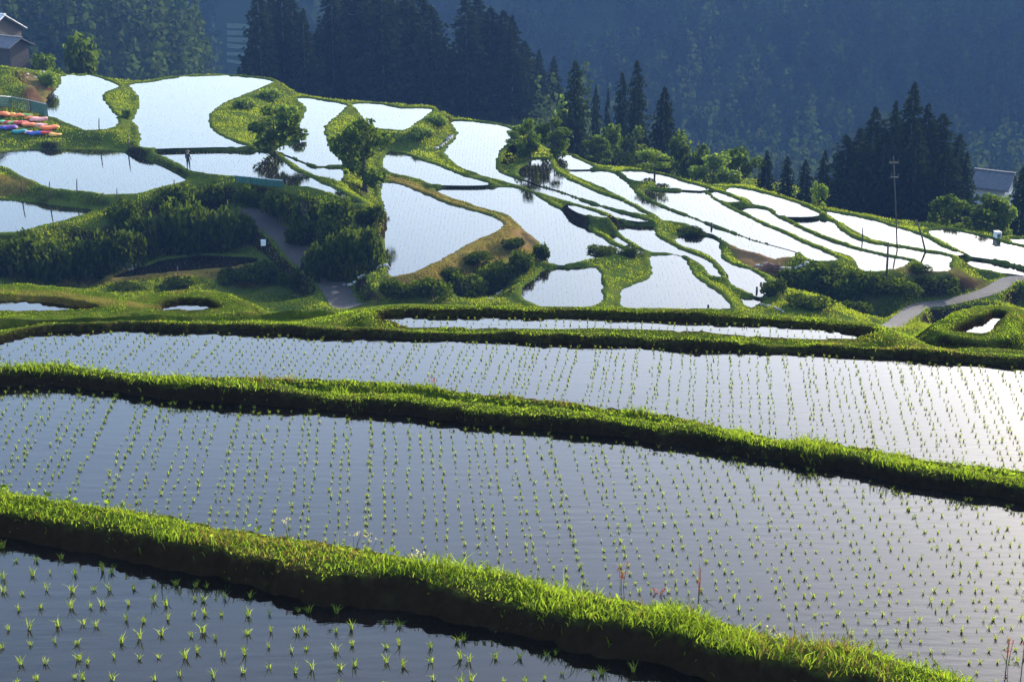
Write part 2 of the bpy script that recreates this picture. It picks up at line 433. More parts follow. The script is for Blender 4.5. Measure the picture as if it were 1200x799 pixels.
for u, v, d in [  # banks and slopes on the hillside
        (0, 90, 27.2), (30, 100, 28.0), (50, 95, 28.6), (-50, 100, 26.5), (0, 150, 30.0), (60, 165, 30.2), (-60, 150, 29.5),
        (0, 335, 36.0), (60, 338, 36.1), (120, 335, 35.8), (-60, 338, 36.0),
        (200, 300, 34.9), (260, 296, 34.8), (240, 270, 34.2), (290, 245, 32.4), (330, 275, 33.6), (355, 305, 35.0), (395, 345, 36.2), (430, 357, 36.4),
        (430, 345, 36.2), (300, 340, 36.0), (330, 350, 36.2), (500, 352, 36.0), (560, 352, 35.4), (600, 350, 34.6), (580, 300, 33.5),
        (910, 345, 35.6), (960, 355, 36.6), (1000, 365, 37.0), (950, 320, 34.8), (1020, 325, 34.7), (1100, 323, 34.7), (1165, 322, 35.0),
        (1040, 377, 37.2), (1100, 356, 36.8), (1165, 337, 36.3), (1190, 323, 35.8), (1200, 345, 37.0), (1100, 385, 38.0), (1200, 370, 38.0), (1250, 380, 38.5)]:
    ctrl.append(at_drop(u, v, d))
for u in range(-260, 1500, 40):          # outer rim of the near terraces and the drop behind it
    v = np.interp(u, [-260, 0, 140, 260, 340, 700, 840, 960, 1020, 1100, 1200, 1500], [367, 367, 368, 366, 359, 358, 363, 372, 381, 394, 402, 420])
    d = np.interp(u, [0, 900, 1200], [11.3, 11.3, 11.0])
    b = on_level(u, v + 5, d); r0 = np.hypot(*b); e = b / r0
    for dr, dd in ((0, 0), (1.2, 0.35), (2.5, 0.9 if u < 290 or u > 1100 else 1.3), (5, 1.9 if u < 290 or u > 1100 else 3.0), (9, 5.2)):
        ctrl.append((*(e * (r0 + dr)), CAM_Z - d - dd))
for a in np.radians(np.linspace(-75, 75, 21)):   # the slope the viewer stands on, and the fold before the hill
    for r, d in ((2.5, 1.7), (5, 3.5), (54, 19.0), (66, 23.5), (80, 29), (95, 33.5), (106, 35.6)):
        ctrl.append((r * math.sin(a), r * math.cos(a), CAM_Z - d))
for a in np.radians([-75, -60, -45, -32, 32, 45, 60, 75]):
    for r, d in ((9, 5.9), (20, 8.6), (35, 11), (120, 36), (150, 34.5), (180, 32.5)):
        ctrl.append((r * math.sin(a), r * math.cos(a), CAM_Z - d))
ctrl = np.array(ctrl)

# ---- polar sheet: fine where the terraces lie, coarse towards the horizon
th = [0.0]
inner = np.arange(-21.5, 21.51, 0.094)
outer = 21.5 + np.cumsum(0.12 * 1.22 ** np.arange(24)); outer = outer[outer < 100]
TH = np.radians(np.concatenate([-outer[::-1], inner, outer]))
rr = [1.0]
def rstep(r):
    if r < 10: return 0.25
    if r < 33: return 0.028 + 0.0026 * r
    if r < 42: return 0.09
    if r < 47: return 0.2
    if r < 106: return 1.0
    if r < 200: return 0.30
    if r < 225: return 0.8
    return r * 0.022
while rr[-1] < 2600: rr.append(rr[-1] + rstep(rr[-1]))
RR = np.array(rr)
TG, RG = np.meshgrid(TH, RR)
GX, GY = (RG * np.sin(TG)).ravel(), (RG * np.cos(TG)).ravel()
NR, NT = TG.shape

def base_height(X, Y):
    out = np.empty(len(X)); CH = 4000
    c = ctrl.astype(np.float32)
    Xf, Yf = X.astype(np.float32), Y.astype(np.float32)
    for a in range(0, len(X), CH):
        d2 = (Xf[a:a+CH, None] - c[:, 0]) ** 2 + (Yf[a:a+CH, None] - c[:, 1]) ** 2 + np.float32(0.15)
        w = 1.0 / (d2 * d2)
        out[a:a+CH] = (w * c[:, 2]).sum(1) / w.sum(1)
    return out

def far_height(X, Y):
    """Valley beyond the hill, the shoulder under the groves, the wooded spur on the left, the mountain behind."""
    r = np.hypot(X, Y); a = np.degrees(np.arctan2(X, Y))
    nz = noise2(X, Y, 150) * 44 + noise2(X, Y, 60) * 16 + noise2(X, Y, 22) * 5 - 32
    foot = 600 + 30 * np.sin(a * 0.16) + 20 * np.sin(a * 0.43 + 1)
    mtn = -132 + 112 * sstep(0, 1, (r - foot) / 420) + 0.8 * nz * sstep(0, 90, r - foot)
    mtn = np.where(r > foot + 420, mtn - 0.01 * (r - foot - 420), mtn)
    spur = -50 - 60 * sstep(-11.4, -8.8, a) - 0.42 * np.abs(r - 430) + 0.35 * nz
    should = -50 - 60 * sstep(2.5, 6.5, a) - 40 * sstep(-9.0, -10.5, a) - 0.30 * np.abs(r - 292)
    return CAM_Z + np.maximum(np.maximum(np.maximum(mtn, -132 + 0.08 * nz), spur), should)

rad = np.hypot(GX, GY)
H = np.empty_like(GX)
near_m = rad < 300
H[near_m] = base_height(GX[near_m], GY[near_m])
fh = far_height(GX, GY)
t = sstep(205, 300, rad)
H = np.where(near_m, H * (1 - t) + fh * t, fh)
base = H.copy()
# undulation of the unploughed ground
H += (noise2(GX, GY, 2.3) - 0.5) * 0.22 * sstep(90, 110, rad) + (noise2(GX, GY, 0.7) - 0.5) * 0.10 * sstep(90, 110, rad)
H += (noise2(GX, GY, 0.35) - 0.5) * 0.05 * (1 - sstep(45, 60, rad))
SD = np.full(len(GX), 99.0)        # distance to the nearest water
sds = {}
wob = (noise2(GX, GY, 1.1) - 0.5) * 0.22 + (noise2(GX, GY, 0.45) - 0.5) * 0.12
wobn = (noise2(GX, GY, 0.5) - 0.5) * 0.16 + (noise2(GX, GY, 0.16) - 0.5) * 0.09 + (noise2(GX, GY, 0.07) - 0.5) * 0.05
for k, p in PAD.items():
    o = p['out']; m = 7.0
    idx = np.where((GX > o[:, 0].min() - m) & (GX < o[:, 0].max() + m) & (GY > o[:, 1].min() - m) & (GY < o[:, 1].max() + m))[0]
    sd = signed_distance(GX[idx], GY[idx], o) + (wobn if p['near'] else wob - 0.17)[idx]
    sds[k] = (idx, sd)
    SD[idx] = np.minimum(SD[idx], sd)
LIPS = {'P1': 0.19, 'P2': 0.17, 'P3': 0.12, 'P4': 0.11}
low = np.full(len(GX), 1e9)         # near terraces: the foot of a bank lies at the level of the paddy below it
for k, p in PAD.items():
    if p['near']:
        idx, sd = sds[k]; j = idx[sd < 6.8]
        low[j] = np.minimum(low[j], p['z'] + 0.08)
nb_ = (rad < 39) & (low < 1e8)
H[nb_] = np.minimum(H[nb_], low[nb_] + (H - base)[nb_])
for k, p in PAD.items():           # the raised rim round each paddy, falling away behind
    idx, sd = sds[k]
    lip = LIPS.get(k, 0.12)
    wide, slope = {'P1': (0.50, 0.75), 'P2': (0.42, 0.75), 'P3': (0.32, 0.7), 'P4': (0.45, 0.6), 'P5': (1.1, 0.8), 'P6': (0.8, 0.8), 'P7': (0.6, 0.8)}.get(k, (0.45, 0.7))
    jit = (noise2(GX[idx], GY[idx], 0.9) - 0.5) * 0.08
    cone = p['z'] + lip + jit - slope * np.maximum(0, sd - wide)
    H[idx] = np.where(sd < 6.5, np.maximum(H[idx], cone), H[idx])
for k, p in PAD.items():           # cut each paddy level into the slope
    idx, sd = sds[k]
    steep = 2.2 if p['near'] else 1.9
    H[idx] = np.minimum(H[idx], p['z'] - 0.10 + steep * np.maximum(0, sd + 0.045))

H2 = H.reshape(NR, NT)
def h_at(x, y):
    """Ground height under (x, y), arrays allowed."""
    x, y = np.asarray(x, float), np.asarray(y, float)
    ti = np.clip(np.interp(np.arctan2(x, y), TH, np.arange(NT)), 0, NT - 1.001)
    ri = np.clip(np.interp(np.hypot(x, y), RR, np.arange(NR)), 0, NR - 1.001)
    i, j = ri.astype(int), ti.astype(int); fi, fj = ri - i, ti - j
    return (H2[i, j] * (1 - fi) * (1 - fj) + H2[i + 1, j] * fi * (1 - fj) + H2[i, j + 1] * (1 - fi) * fj + H2[i + 1, j + 1] * fi * fj)
SD2 = SD.reshape(NR, NT)
def sd_at(x, y):
    ti = np.clip(np.rint(np.interp(np.arctan2(x, y), TH, np.arange(NT))), 0, NT - 1).astype(int)
    ri = np.clip(np.rint(np.interp(np.hypot(x, y), RR, np.arange(NR))), 0, NR - 1).astype(int)
    return SD2[ri, ti]

def at(u, v, r0=60, r1=320):
    """Where the sight line of (u, v) meets the ground."""
    r = ray(u, v); hl = math.hypot(r[0], r[1])
    d = np.arange(r0, r1, 0.05)
    x, y, z = r[0] / hl * d, r[1] / hl * d, CAM_Z + r[2] / hl * d
    hit = np.where(h_at(x, y) >= z)[0]
    i = hit[0] if len(hit) else len(d) - 1
    return Vector((x[i], y[i], float(h_at(x[i], y[i]))))

def stand(u, dist):
    """Ground point on the vertical plane of column u at horizontal distance dist."""
    r = ray(u, 200); hl = math.hypot(r[0], r[1])
    x, y = r[0] / hl * dist, r[1] / hl * dist
    return Vector((x, y, float(h_at(x, y))))

def size_at(p, px):
    """Metres spanned by px photo pixels at point p."""
    return px / F_PX * (Vector(p) - Vector((0, 0, CAM_Z))).length

# ---- levelled tracks: (points sighted in the photo, half width)
def track(pts, half, lift=0.0):
    W = [at(u, v) for u, v in pts]
    P = [Vector((p.x, p.y, p.z)) for p in W]
    # smooth heights, resample
    zs = np.array([p.z for p in P]); 
    for _ in range(2): zs[1:-1] = 0.25 * zs[:-2] + 0.5 * zs[1:-1] + 0.25 * zs[2:]
    L = np.concatenate([[0], np.cumsum([(P[i+1].xy - P[i].xy).length for i in range(len(P) - 1)])])
    s = np.arange(0, L[-1], 0.25)
    X = np.interp(s, L, [p.x for p in P]); Y = np.interp(s, L, [p.y for p in P]); Z = np.interp(s, L, zs)
    k = np.ones(9) / 9
    def sm(a): return np.convolve(np.pad(a, 4, mode='edge'), k, mode='valid')
    X, Y, Z = sm(X), sm(Y), sm(Z)
    sel = np.where((GX > X.min() - 4) & (GX < X.max() + 4) & (GY > Y.min() - 4) & (GY < Y.max() + 4))[0]
    for a in range(0, len(sel), 5000):
        q = sel[a:a+5000]
        d2 = (GX[q, None] - X) ** 2 + (GY[q, None] - Y) ** 2
        i = d2.argmin(1); d = np.sqrt(d2.min(1))
        w = 1 - sstep(half + 0.1, half + 0.9, d)
        H[q] = H[q] * (1 - w) + (Z[i] - 0.03) * w
        SD[q] = np.where(d < half - 0.1 + 0.35 * (noise2(GX[q], GY[q], 0.8) - 0.5), np.minimum(SD[q], -0.01), SD[q])
    return X, Y, Z, half
PATH = track([(287, 243), (310, 258), (335, 280), (352, 300), (368, 318), (385, 338), (405, 350), (425, 358)], 1.1)
LANE = track([(1030, 382), (1045, 378), (1075, 368), (1105, 357), (1135, 347), (1165, 338), (1180, 331), (1195, 325), (1230, 318)], 0.75)

# ---- colour zones of the ground (real differences in cover): dry grass, bare soil, wood floor
def zone(pts, drop, soft=0.8):
    poly = np.array([on_level(u, v, drop) for u, v in pts])
    out = np.zeros(len(GX))
    idx = np.where((GX > poly[:, 0].min() - 3) & (GX < poly[:, 0].max() + 3) & (GY > poly[:, 1].min() - 3) & (GY < poly[:, 1].max() + 3))[0]
    out[idx] = 1 - sstep(-soft, soft, signed_distance(GX[idx], GY[idx], poly))
    return out
dry = np.maximum.reduce([
    zone([(440, 345), (470, 318), (520, 298), (580, 270), (585, 255), (540, 245), (470, 222), (440, 205), (470, 206), (540, 232), (600, 250), (620, 270), (640, 300), (600, 300), (560, 305), (500, 335)], 33.0, 1.0),
    zone([(-40, 336), (60, 338), (150, 350), (230, 358), (230, 356), (120, 356), (60, 350), (-40, 346)], 11.8, 0.15),
    zone([(70, 322), (200, 318), (300, 316), (300, 326), (120, 338), (70, 335)], 35.2, 0.6),
    zone([(-40, 214), (10, 216), (40, 226), (30, 232), (-40, 230)], 31.8, 0.5)]) * 0.75
soil = np.maximum.reduce([
    zone([(856, 287), (880, 296), (905, 305), (925, 308), (905, 318), (885, 316), (866, 306), (858, 296)], 34.2, 0.5),
    zone([(1040, 320), (1100, 319), (1170, 318), (1172, 324), (1100, 325), (1040, 326)], 34.7, 0.4) * 0.4,
    zone([(612, 268), (632, 282), (626, 292), (606, 292), (600, 276)], 33.4, 0.5) * 0.7,
    zone([(30, 92), (60, 92), (58, 122), (30, 118)], 28.6, 0.8) * 0.5])
wood = sstep(205, 250, rad)
for k in ('BE',):
    pass

faces = np.arange(NR * NT).reshape(NR, NT)
fq = np.stack([faces[:-1, :-1].ravel(), faces[:-1, 1:].ravel(), faces[1:, 1:].ravel(), faces[1:, :-1].ravel()], 1)[:, ::-1]
ground = obj('ground', np_mesh('ground', np.stack([GX, GY, H], 1), fq, M['ground'], smooth=True, attrs=dict(dry=dry, soil=soil, wood=wood, mud=(1 - sstep(38, 46, rad)) * (1 - sstep(0.12, 0.32, SD) * 0.72))))
tag(ground, kind='structure')

# ---- water of every paddy: a level sheet reaching a hand's breadth under its banks
for k, p in PAD.items():
    o = p['out']; n = len(o)
    tang = np.roll(o, -1, 0) - np.roll(o, 1, 0)
    tang /= np.maximum(np.hypot(tang[:, 0], tang[:, 1]), 1e-9)[:, None]
    area = 0.5 * np.sum(o[:, 0] * np.roll(o[:, 1], -1) - np.roll(o[:, 0], -1) * o[:, 1])
    nrm = np.stack([tang[:, 1], -tang[:, 0]], 1) * (1 if area > 0 else -1)
    q = o + nrm * (0.10 if p['near'] else 0.25)
    if area < 0: q = q[::-1]
    bm = bmesh.new()
    f = bm.faces.new([bm.verts.new((x, y, p['z'])) for x, y in q])
    bmesh.ops.triangulate(bm, faces=[f])
    me = bpy.data.meshes.new('rice_paddy_water'); bm.to_mesh(me); bm.free()
    me.materials.append(M['water'])
    tag(obj('rice_paddy_water', me), kind='structure')

# ---- tracks as sheets of their own
def track_sheet(name, T, mat):
    X, Y, Z, half = T
    dx, dy = np.gradient(X), np.gradient(Y); L = np.hypot(dx, dy)
    nx, ny = -dy / L, dx / L
    cols = np.linspace(-1, 1, 7)
    hw = half * (1 + 0.12 * (noise2(X, Y, 1.5) - 0.5))
    vs = np.concatenate([np.stack([X + nx * hw * c, Y + ny * hw * c, Z + 0.02 * (1 - c * c)], 1) for c in cols])
    n = len(X); idx = np.arange(7 * n).reshape(7, n)
    f = np.stack([idx[:-1, :-1].ravel(), idx[:-1, 1:].ravel(), idx[1:, 1:].ravel(), idx[1:, :-1].ravel()], 1)
    return tag(obj(name, np_mesh(name, vs, f, mat, smooth=True)), kind='structure')
M['dirt'] = plain('track_dirt', (0.045, 0.035, 0.029), 0.95, 0.3, 3.0, 0.3)
M['asphalt'] = plain('lane_gravel', (0.072, 0.062, 0.054), 0.95, 0.25, 3.0, 0.2)
track_sheet('dirt_path', PATH, M['dirt'])
track_sheet('lane', LANE, M['asphalt'])

# ---------------------------------------------------------------- haze
def haze_box():
    mb = MB(); mb.box((0, 900, -34), (3600, 1980, 250))
    m = bpy.data.materials.new('haze_air'); m.use_nodes = True
    n = m.node_tree; n.nodes.clear()
    out = n.nodes.new('ShaderNodeOutputMaterial'); v = n.nodes.new('ShaderNodeVolumePrincipled')
    v.inputs['Color'].default_value = (0.056, 0.108, 0.235, 1)
    v.inputs['Density'].default_value = 0.0007
    v.inputs['Anisotropy'].default_value = 0.0
    n.links.new(v.outputs[0], out.inputs['Volume'])
    tag(mb.build('haze', m), kind='stuff')
haze_box()

# ================================================================ vegetation
def blades(X, Y, Z, hgt, wid, lean, seg=2, rg=rng):
    """Grass blades or rice leaves: narrow bent strips, returns verts, tris, var."""
    n = len(X)
    a = rg.random(n) * 2 * np.pi
    dx, dy = np.cos(a), np.sin(a)
    b = rg.random(n) * 2 * np.pi
    wx, wy = np.cos(b) * wid * 0.5, np.sin(b) * wid * 0.5
    base = np.stack([X, Y, Z], 1)
    off = lambda t: np.stack([dx * lean * hgt * t * t, dy * lean * hgt * t * t, hgt * t * (1 - 0.35 * lean * t)], 1)
    w = np.stack([wx, wy, np.zeros(n)], 1)
    if seg == 1:
        v = np.stack([base - w, base + w, base + off(1.0)], 1).reshape(-1, 3)
        f = np.arange(3 * n).reshape(n, 3); k = 3
    else:
        m = base + off(0.55)
        v = np.stack([base - w * 0.8, base + w * 0.8, m - w, m + w, base + off(1.0)], 1).reshape(-1, 3)
        i = np.arange(n)[:, None] * 5
        f = (i[:, :, None] + np.array([[0, 1, 3], [0, 3, 2], [2, 3, 4]])[None]).reshape(-1, 3); k = 5
    return v, f, k

# ---- grass on the near banks (nobody could count it)
def near_grass():
    vs, fs, va = [], [], []; off = 0
    amax = R(24)
    for r0, r1, dens, wid in ((8.5, 16, 3000, .008), (16, 23, 2000, .0105), (23, 31, 1150, .0145), (31, 46, 850, .019)):
        area = amax * (r1 * r1 - r0 * r0)
        n = int(area * dens)
        r = np.sqrt(rng.random(n) * (r1 * r1 - r0 * r0) + r0 * r0); a = (rng.random(n) * 2 - 1) * amax
        x, y = r * np.sin(a), r * np.cos(a)
        sd = sd_at(x, y); k = sd > 0.015
        x, y, sd = x[k], y[k], sd[k]
        patch = noise2(x, y, 0.8); fine = noise2(x, y, 0.25)
        keep = rng.random(len(x)) < (0.35 + 0.9 * fine) * (0.45 + 0.65 * sstep(0.2, 0.42, noise2(x + 9, y, 1.4))) * np.where(sd < 0.12, 0.05 + 0.25 * sstep(.55, .85, patch), np.where(sd < 0.2, 0.95, 1.0)) * np.where(sd > 1.5, 0.35, 1.0)
        x, y, sd, patch = x[keep], y[keep], sd[keep], patch[keep]
        tall = noise2(x + 50, y, 0.45)
        h = (0.03 + 0.055 * rng.random(len(x)) + 0.14 * sstep(0.55, 0.85, tall) * rng.random(len(x))) * (0.6 + 0.7 * noise2(x, y, 2.2)) * np.where(rng.random(len(x)) < 0.02, 1.7, 1) * np.where(np.hypot(x, y) > 30.3, 0.42, 1.0)
        v, f, kk = blades(x, y, h_at(x, y) - 0.01, h, wid * (0.7 + 0.8 * rng.random(len(x))), 0.25 + 0.75 * rng.random(len(x)))
        vs.append(v); fs.append(f + off); off += len(v)
        va.append(np.repeat(np.clip(0.15 + 0.5 * patch + 0.45 * (rng.random(len(x)) - 0.3), 0, 1), kk))
    V, Fc, A = np.concatenate(vs), np.concatenate(fs), np.concatenate(va)
    nb = len(Fc) // 3; pick = noise2(V[::5, 0], V[::5, 1], 1.1)
    straw = rng.random(nb) < 0.05 + 0.45 * sstep(0.58, 0.85, pick)     # dead straw among the green
    for nm, mk, sel in (('bank_grass', 'grass', ~straw), ('dead_grass', 'drygrass', straw)):
        i = np.where(sel)[0]
        vv = V.reshape(nb, 5, 3)[i].reshape(-1, 3); aa = A.reshape(nb, 5)[i].ravel()
        ff = (np.arange(len(i))[:, None, None] * 5 + np.array([[0, 1, 3], [0, 3, 2], [2, 3, 4]])[None]).reshape(-1, 3)
        tag(obj(nm, np_mesh(nm, vv, ff, M[mk], aa)), kind='stuff')
near_grass()

# ---- small broad-leaved weeds among the grass
def weeds():
    n = 30000; amax = R(24); r = 9 + 20 * np.sqrt(rng.random(n)); a = (rng.random(n) * 2 - 1) * amax
    x, y = r * np.sin(a), r * np.cos(a); sd = sd_at(x, y)
    k = (sd > 0.15) & (sd < 1.3) & (noise2(x, y, 0.6) > 0.5); x, y = x[k], y[k]
    z = h_at(x, y) + 0.02 + 0.09 * rng.random(len(x))
    v, f, va = leaf_cards(np.stack([x, y, z], 1), 0.018 + 0.02 * rng.random(len(x)), rng, flat=0.6)
    tag(obj('bank_weeds', np_mesh('bank_weeds', v, f, M['grass'], va)), kind='stuff')

def leaf_cards(P, size, rg, flat=0.0, aspect=0.6, outward=None):
    """Pointed leaf-shaped quads at points P; flat pulls normals upwards."""
    n = len(P)
    nr = rg.normal(size=(n, 3)); nr[:, 2] = nr[:, 2] * (1 - flat) + flat * 1.6
    if outward is not None: nr = nr + outward * 0.8
    nr /= np.linalg.norm(nr, axis=1)[:, None] + 1e-9
    t = rg.normal(size=(n, 3)); t -= nr * (t * nr).sum(1)[:, None]; t /= np.linalg.norm(t, axis=1)[:, None] + 1e-9
    s = np.cross(nr, t)
    sz = np.broadcast_to(size, (n,))[:, None]
    v = np.stack([P - t * sz, P + s * sz * aspect, P + t * sz, P - s * sz * aspect], 1).reshape(-1, 3)
    f = np.arange(4 * n).reshape(n, 4)
    return v, f, np.repeat(rg.random(n), 4)
weeds()

# ---- grass on the far hill: tufts a few pixels high
def hill_grass():
    amax = R(19.5)
    for name, mat, dry_only in (('hill_grass', 'fargrass', False), ('dry_grass', 'drygrass', True)):
        n = 620000
        r0, r1 = 108, 205
        r = r0 + (r1 - r0) * rng.random(n) ** 1.15; a = (rng.random(n) * 2 - 1) * amax
        x, y = r * np.sin(a), r * np.cos(a)
        sd = sd_at(x, y)
        ti = np.clip(np.rint(np.interp(np.arctan2(x, y), TH, np.arange(NT))), 0, NT - 1).astype(int)
        ri = np.clip(np.rint(np.interp(np.hypot(x, y), RR, np.arange(NR))), 0, NR - 1).astype(int)
        dz, sz = dry.reshape(NR, NT)[ri, ti], soil.reshape(NR, NT)[ri, ti]
        pd = noise2(x, y, 1.2)
        k = (sd > 0.16) & (sz < 0.25) & (pd + 0.35 * rng.random(n) > 0.52)
        k &= (dz > 0.3) if dry_only else (dz < 0.45)
        x, y, sds_ = x[k][:260000], y[k][:260000], sd[k][:260000]
        h = (0.08 + 0.18 * rng.random(len(x))) * (0.6 + 0.8 * noise2(x, y, 3.0)) * (0.55 + 0.6 * sstep(0.3, 1.5, sds_))
        v, f, kk = blades(x, y, h_at(x, y) - 0.03, h, 0.07 + 0.10 * rng.random(len(x)), 0.3 + 0.5 * rng.random(len(x)), seg=1)
        va = np.repeat(np.clip(0.2 + 0.9 * (noise2(x, y, 5.0) - 0.3) + 0.5 * (rng.random(len(x)) - 0.5), 0, 1), kk)
        tag(obj(name, np_mesh(name, v, f, M[mat], va)), kind='stuff')
hill_grass()

# ---- rice seedlings
def seedling_mesh(seed):
    rg = np.random.default_rng(seed); n = 12
    z = np.zeros(n)
    rad_, an = 0.016 * np.sqrt(rg.random(n)), rg.random(n) * 6.283
    v, f, k = blades(rad_ * np.cos(an), rad_ * np.sin(an), z - 0.02, 0.09 + 0.06 * rg.random(n), np.full(n, 0.0105), 0.12 + 0.6 * rg.random(n), rg=rg)
    return v, f, np.repeat(rg.random(n), k)
SEED = [seedling_mesh(50 + i) for i in range(7)]
SEED_ME = [np_mesh('rice_seedling', v, f, M['rice'], va) for v, f, va in SEED]

def field(key, du, dv, angle):
    """Planting grid of a paddy: rows turned by `angle`, spacing du across and dv along the rows."""
    o = PAD[key]['out']; ca, sa = math.cos(angle), math.sin(angle)
    lo, hi = o.min(0), o.max(0); c = (lo + hi) / 2; L = np.hypot(*(hi - lo)) / 2 + 1
    gu, gv = np.meshgrid(np.arange(-L, L, du), np.arange(-L, L, dv))
    gu = gu + np.cumsum(rng.normal(0, 0.006, gu.shape), axis=0)
    gu = gu + rng.normal(0, 0.09 * du, gu.shape); gv = gv + rng.normal(0, 0.10 * dv, gv.shape)
    x = (c[0] + gu * ca + gv * sa).ravel(); y = (c[1] - gu * sa + gv * ca).ravel()
    k = (x > lo[0]) & (x < hi[0]) & (y > lo[1]) & (y < hi[1])
    x, y = x[k], y[k]
    az = np.degrees(np.arctan2(x, y))
    k = (np.abs(az) < 24.5) & (rng.random(len(x)) > 0.035)
    x, y = x[k], y[k]
    sd = signed_distance(x, y, o)
    k = sd < -0.12
    return x[k], y[k]

def in_frame(x, y, z):
    dy, dz = y, z - CAM_Z
    c, s = math.cos(PITCH), math.sin(PITCH)
    fwd = dy * c - dz * s; up = dy * s + dz * c
    u = 600 + F_PX * x / fwd; v = 399.5 - F_PX * up / fwd
    return (u > 2) & (u < 1198) & (v > 2) & (v < 797), u, v

def bulk_seedlings(x, y, z, name):
    vs, fs, va = [], [], []; off = 0
    for i in range(len(x)):
        v, f, a = SEED[i % 7]
        s = 0.34 + 0.34 * rng.random(); t = rng.random() * 6.283
        c_, s_ = math.cos(t) * s, math.sin(t) * s
        w = np.stack([v[:, 0] * c_ - v[:, 1] * s_ + x[i], v[:, 0] * s_ + v[:, 1] * c_ + y[i], v[:, 2] * s + z], 1)
        vs.append(w); fs.append(f + off); va.append(a); off += len(v)
    tag(obj(name, np_mesh(name, np.concatenate(vs), np.concatenate(fs), M['rice'], np.concatenate(va))), kind='stuff')

cand = []
for key, du, dv, ang in (('P1', 0.165, 0.29, R(-6)), ('P2', 0.15, 0.225, R(-4)), ('P3', 0.15, 0.25, R(7)), ('P4', 0.17, 0.30, R(5))):
    x, y = field(key, du, dv, ang)
    cand.append((key, x, y))
single = []
for key, x, y in cand:
    if key in ('P1', 'P2'):
        ok, u, v = in_frame(x, y, PAD[key]['z'] + 0.05)
        # keep to what is not behind a bank
        hid = np.zeros(len(x), bool)
        for t_ in np.linspace(0.80, 0.985, 26):
            hid |= h_at(x * t_, y * t_) > CAM_Z + (PAD[key]['z'] + 0.10 - CAM_Z) * t_
        for i in np.where(ok & ~hid)[0]: single.append((math.hypot(x[i], y[i]), key, i))
single.sort()
single = single[:300]
chosen = {}
for _, key, i in single: chosen.setdefault(key, set()).add(i)
SEED_LAB = {'P1': 'young rice seedling tuft in the dark water of the lowest paddy in view',
            'P2': 'young rice seedling tuft just beyond the nearest grass bank, in the second paddy'}
for key, x, y in cand:
    z = PAD[key]['z']; ch = chosen.get(key, set())
    for i in sorted(ch):
        o = bpy.data.objects.new('rice_seedling', SEED_ME[i % 7]); C.objects.link(o)
        o.location = (x[i], y[i], z); o.rotation_euler = (0, 0, rng.random() * 6.283)
        s = (0.46 if key == 'P1' else 0.36) + 0.36 * rng.random(); o.scale = (s, s, s * (0.85 + 0.35 * rng.random()))
        tag(o, SEED_LAB[key], 'rice seedling', 'rice seedlings planted in the near paddies')
    k = np.array([i not in ch for i in range(len(x))])
    bulk_seedlings(x[k], y[k], z, 'rice_seedlings')

def far_rice():
    """Seedlings of the hill paddies: a pixel or less each."""
    X, Y, Z = [], [], []
    for k, p in PAD.items():
        if p['near']: continue
        o = p['out']; lo, hi = o.min(0), o.max(0)
        gx, gy = np.meshgrid(np.arange(lo[0], hi[0], 0.36), np.arange(lo[1], hi[1], 0.9))
        gx = (gx + rng.normal(0, 0.03, gx.shape)).ravel(); gy = (gy + rng.normal(0, 0.2, gy.shape)).ravel()
        sd = signed_distance(gx, gy, o); m = sd < -0.3
        X.append(gx[m]); Y.append(gy[m]); Z.append(np.full(m.sum(), p['z'] - 0.01))
    X, Y, Z = map(np.concatenate, (X, Y, Z))
    k = np.abs(np.degrees(np.arctan2(X, Y))) < 20
    X, Y, Z = X[k], Y[k], Z[k]
    X, Y, Z = np.repeat(X, 2), np.repeat(Y, 2), np.repeat(Z, 2)
    v, f, kk = blades(X, Y, Z, 0.10 + 0.08 * rng.random(len(X)), np.full(len(X), 0.018), 0.5 * rng.random(len(X)), seg=1)
    tag(obj('rice_seedlings', np_mesh('rice_seedlings', v, f, M['rice'], np.repeat(rng.random(len(X)), kk))), kind='stuff')
far_rice()

# ---------------------------------------------------------------- trees and shrubs
def crown_points(n, lobes, rg, shell=0.55):
    """Points through a crown made of several uneven lobes; also the outward direction."""
    w = np.array([l[3] * l[4] * l[5] for l in lobes]) ** 0.75; w /= w.sum()
    which = rg.choice(len(lobes), n, p=w)
    L = np.array(lobes)[which]
    d = rg.normal(size=(n, 3)); d /= np.linalg.norm(d, axis=1)[:, None]
    r = shell + (1 - shell) * rg.random(n) ** 0.7
    r *= 0.86 + 0.28 * rg.random(n)
    P = L[:, :3] + d * L[:, 3:] * r[:, None]
    return P, d

def lobed(rg, n, spread=0.55, size=(0.28, 0.48), flat=0.85, zlo=0.25):
    """Lobes of a unit crown (radius about 1, height 0..2)."""
    out = []
    for i in range(n):
        a = rg.random() * 6.283; q = spread * math.sqrt(rg.random()); z = zlo + (1.85 - zlo) * rg.random()
        q *= math.sqrt(max(0.15, 1 - ((z - 0.95) / 1.05) ** 2))
        s = size[0] + (size[1] - size[0]) * rg.random()
        out.append((q * math.cos(a), q * math.sin(a), z, s, s, s * flat))
    return out

def broad_crown(seed, leaves=2300, leaf=0.072, lobes=17, mat='leaf', zlo=0.22, spread=0.80, size=(0.22, 0.40)):
    rg = np.random.default_rng(seed)
    P, d = crown_points(leaves, lobed(rg, lobes, spread, size, 0.8, zlo), rg, 0.45)
    P = P[P[:, 2] > 0.02]; d = d[:len(P)]
    v, f, va = leaf_cards(P, leaf * (0.6 + 0.8 * rg.random(len(P))), rg, flat=0.25, aspect=0.62)
    return np_mesh('crown', v, f, M[mat], va)

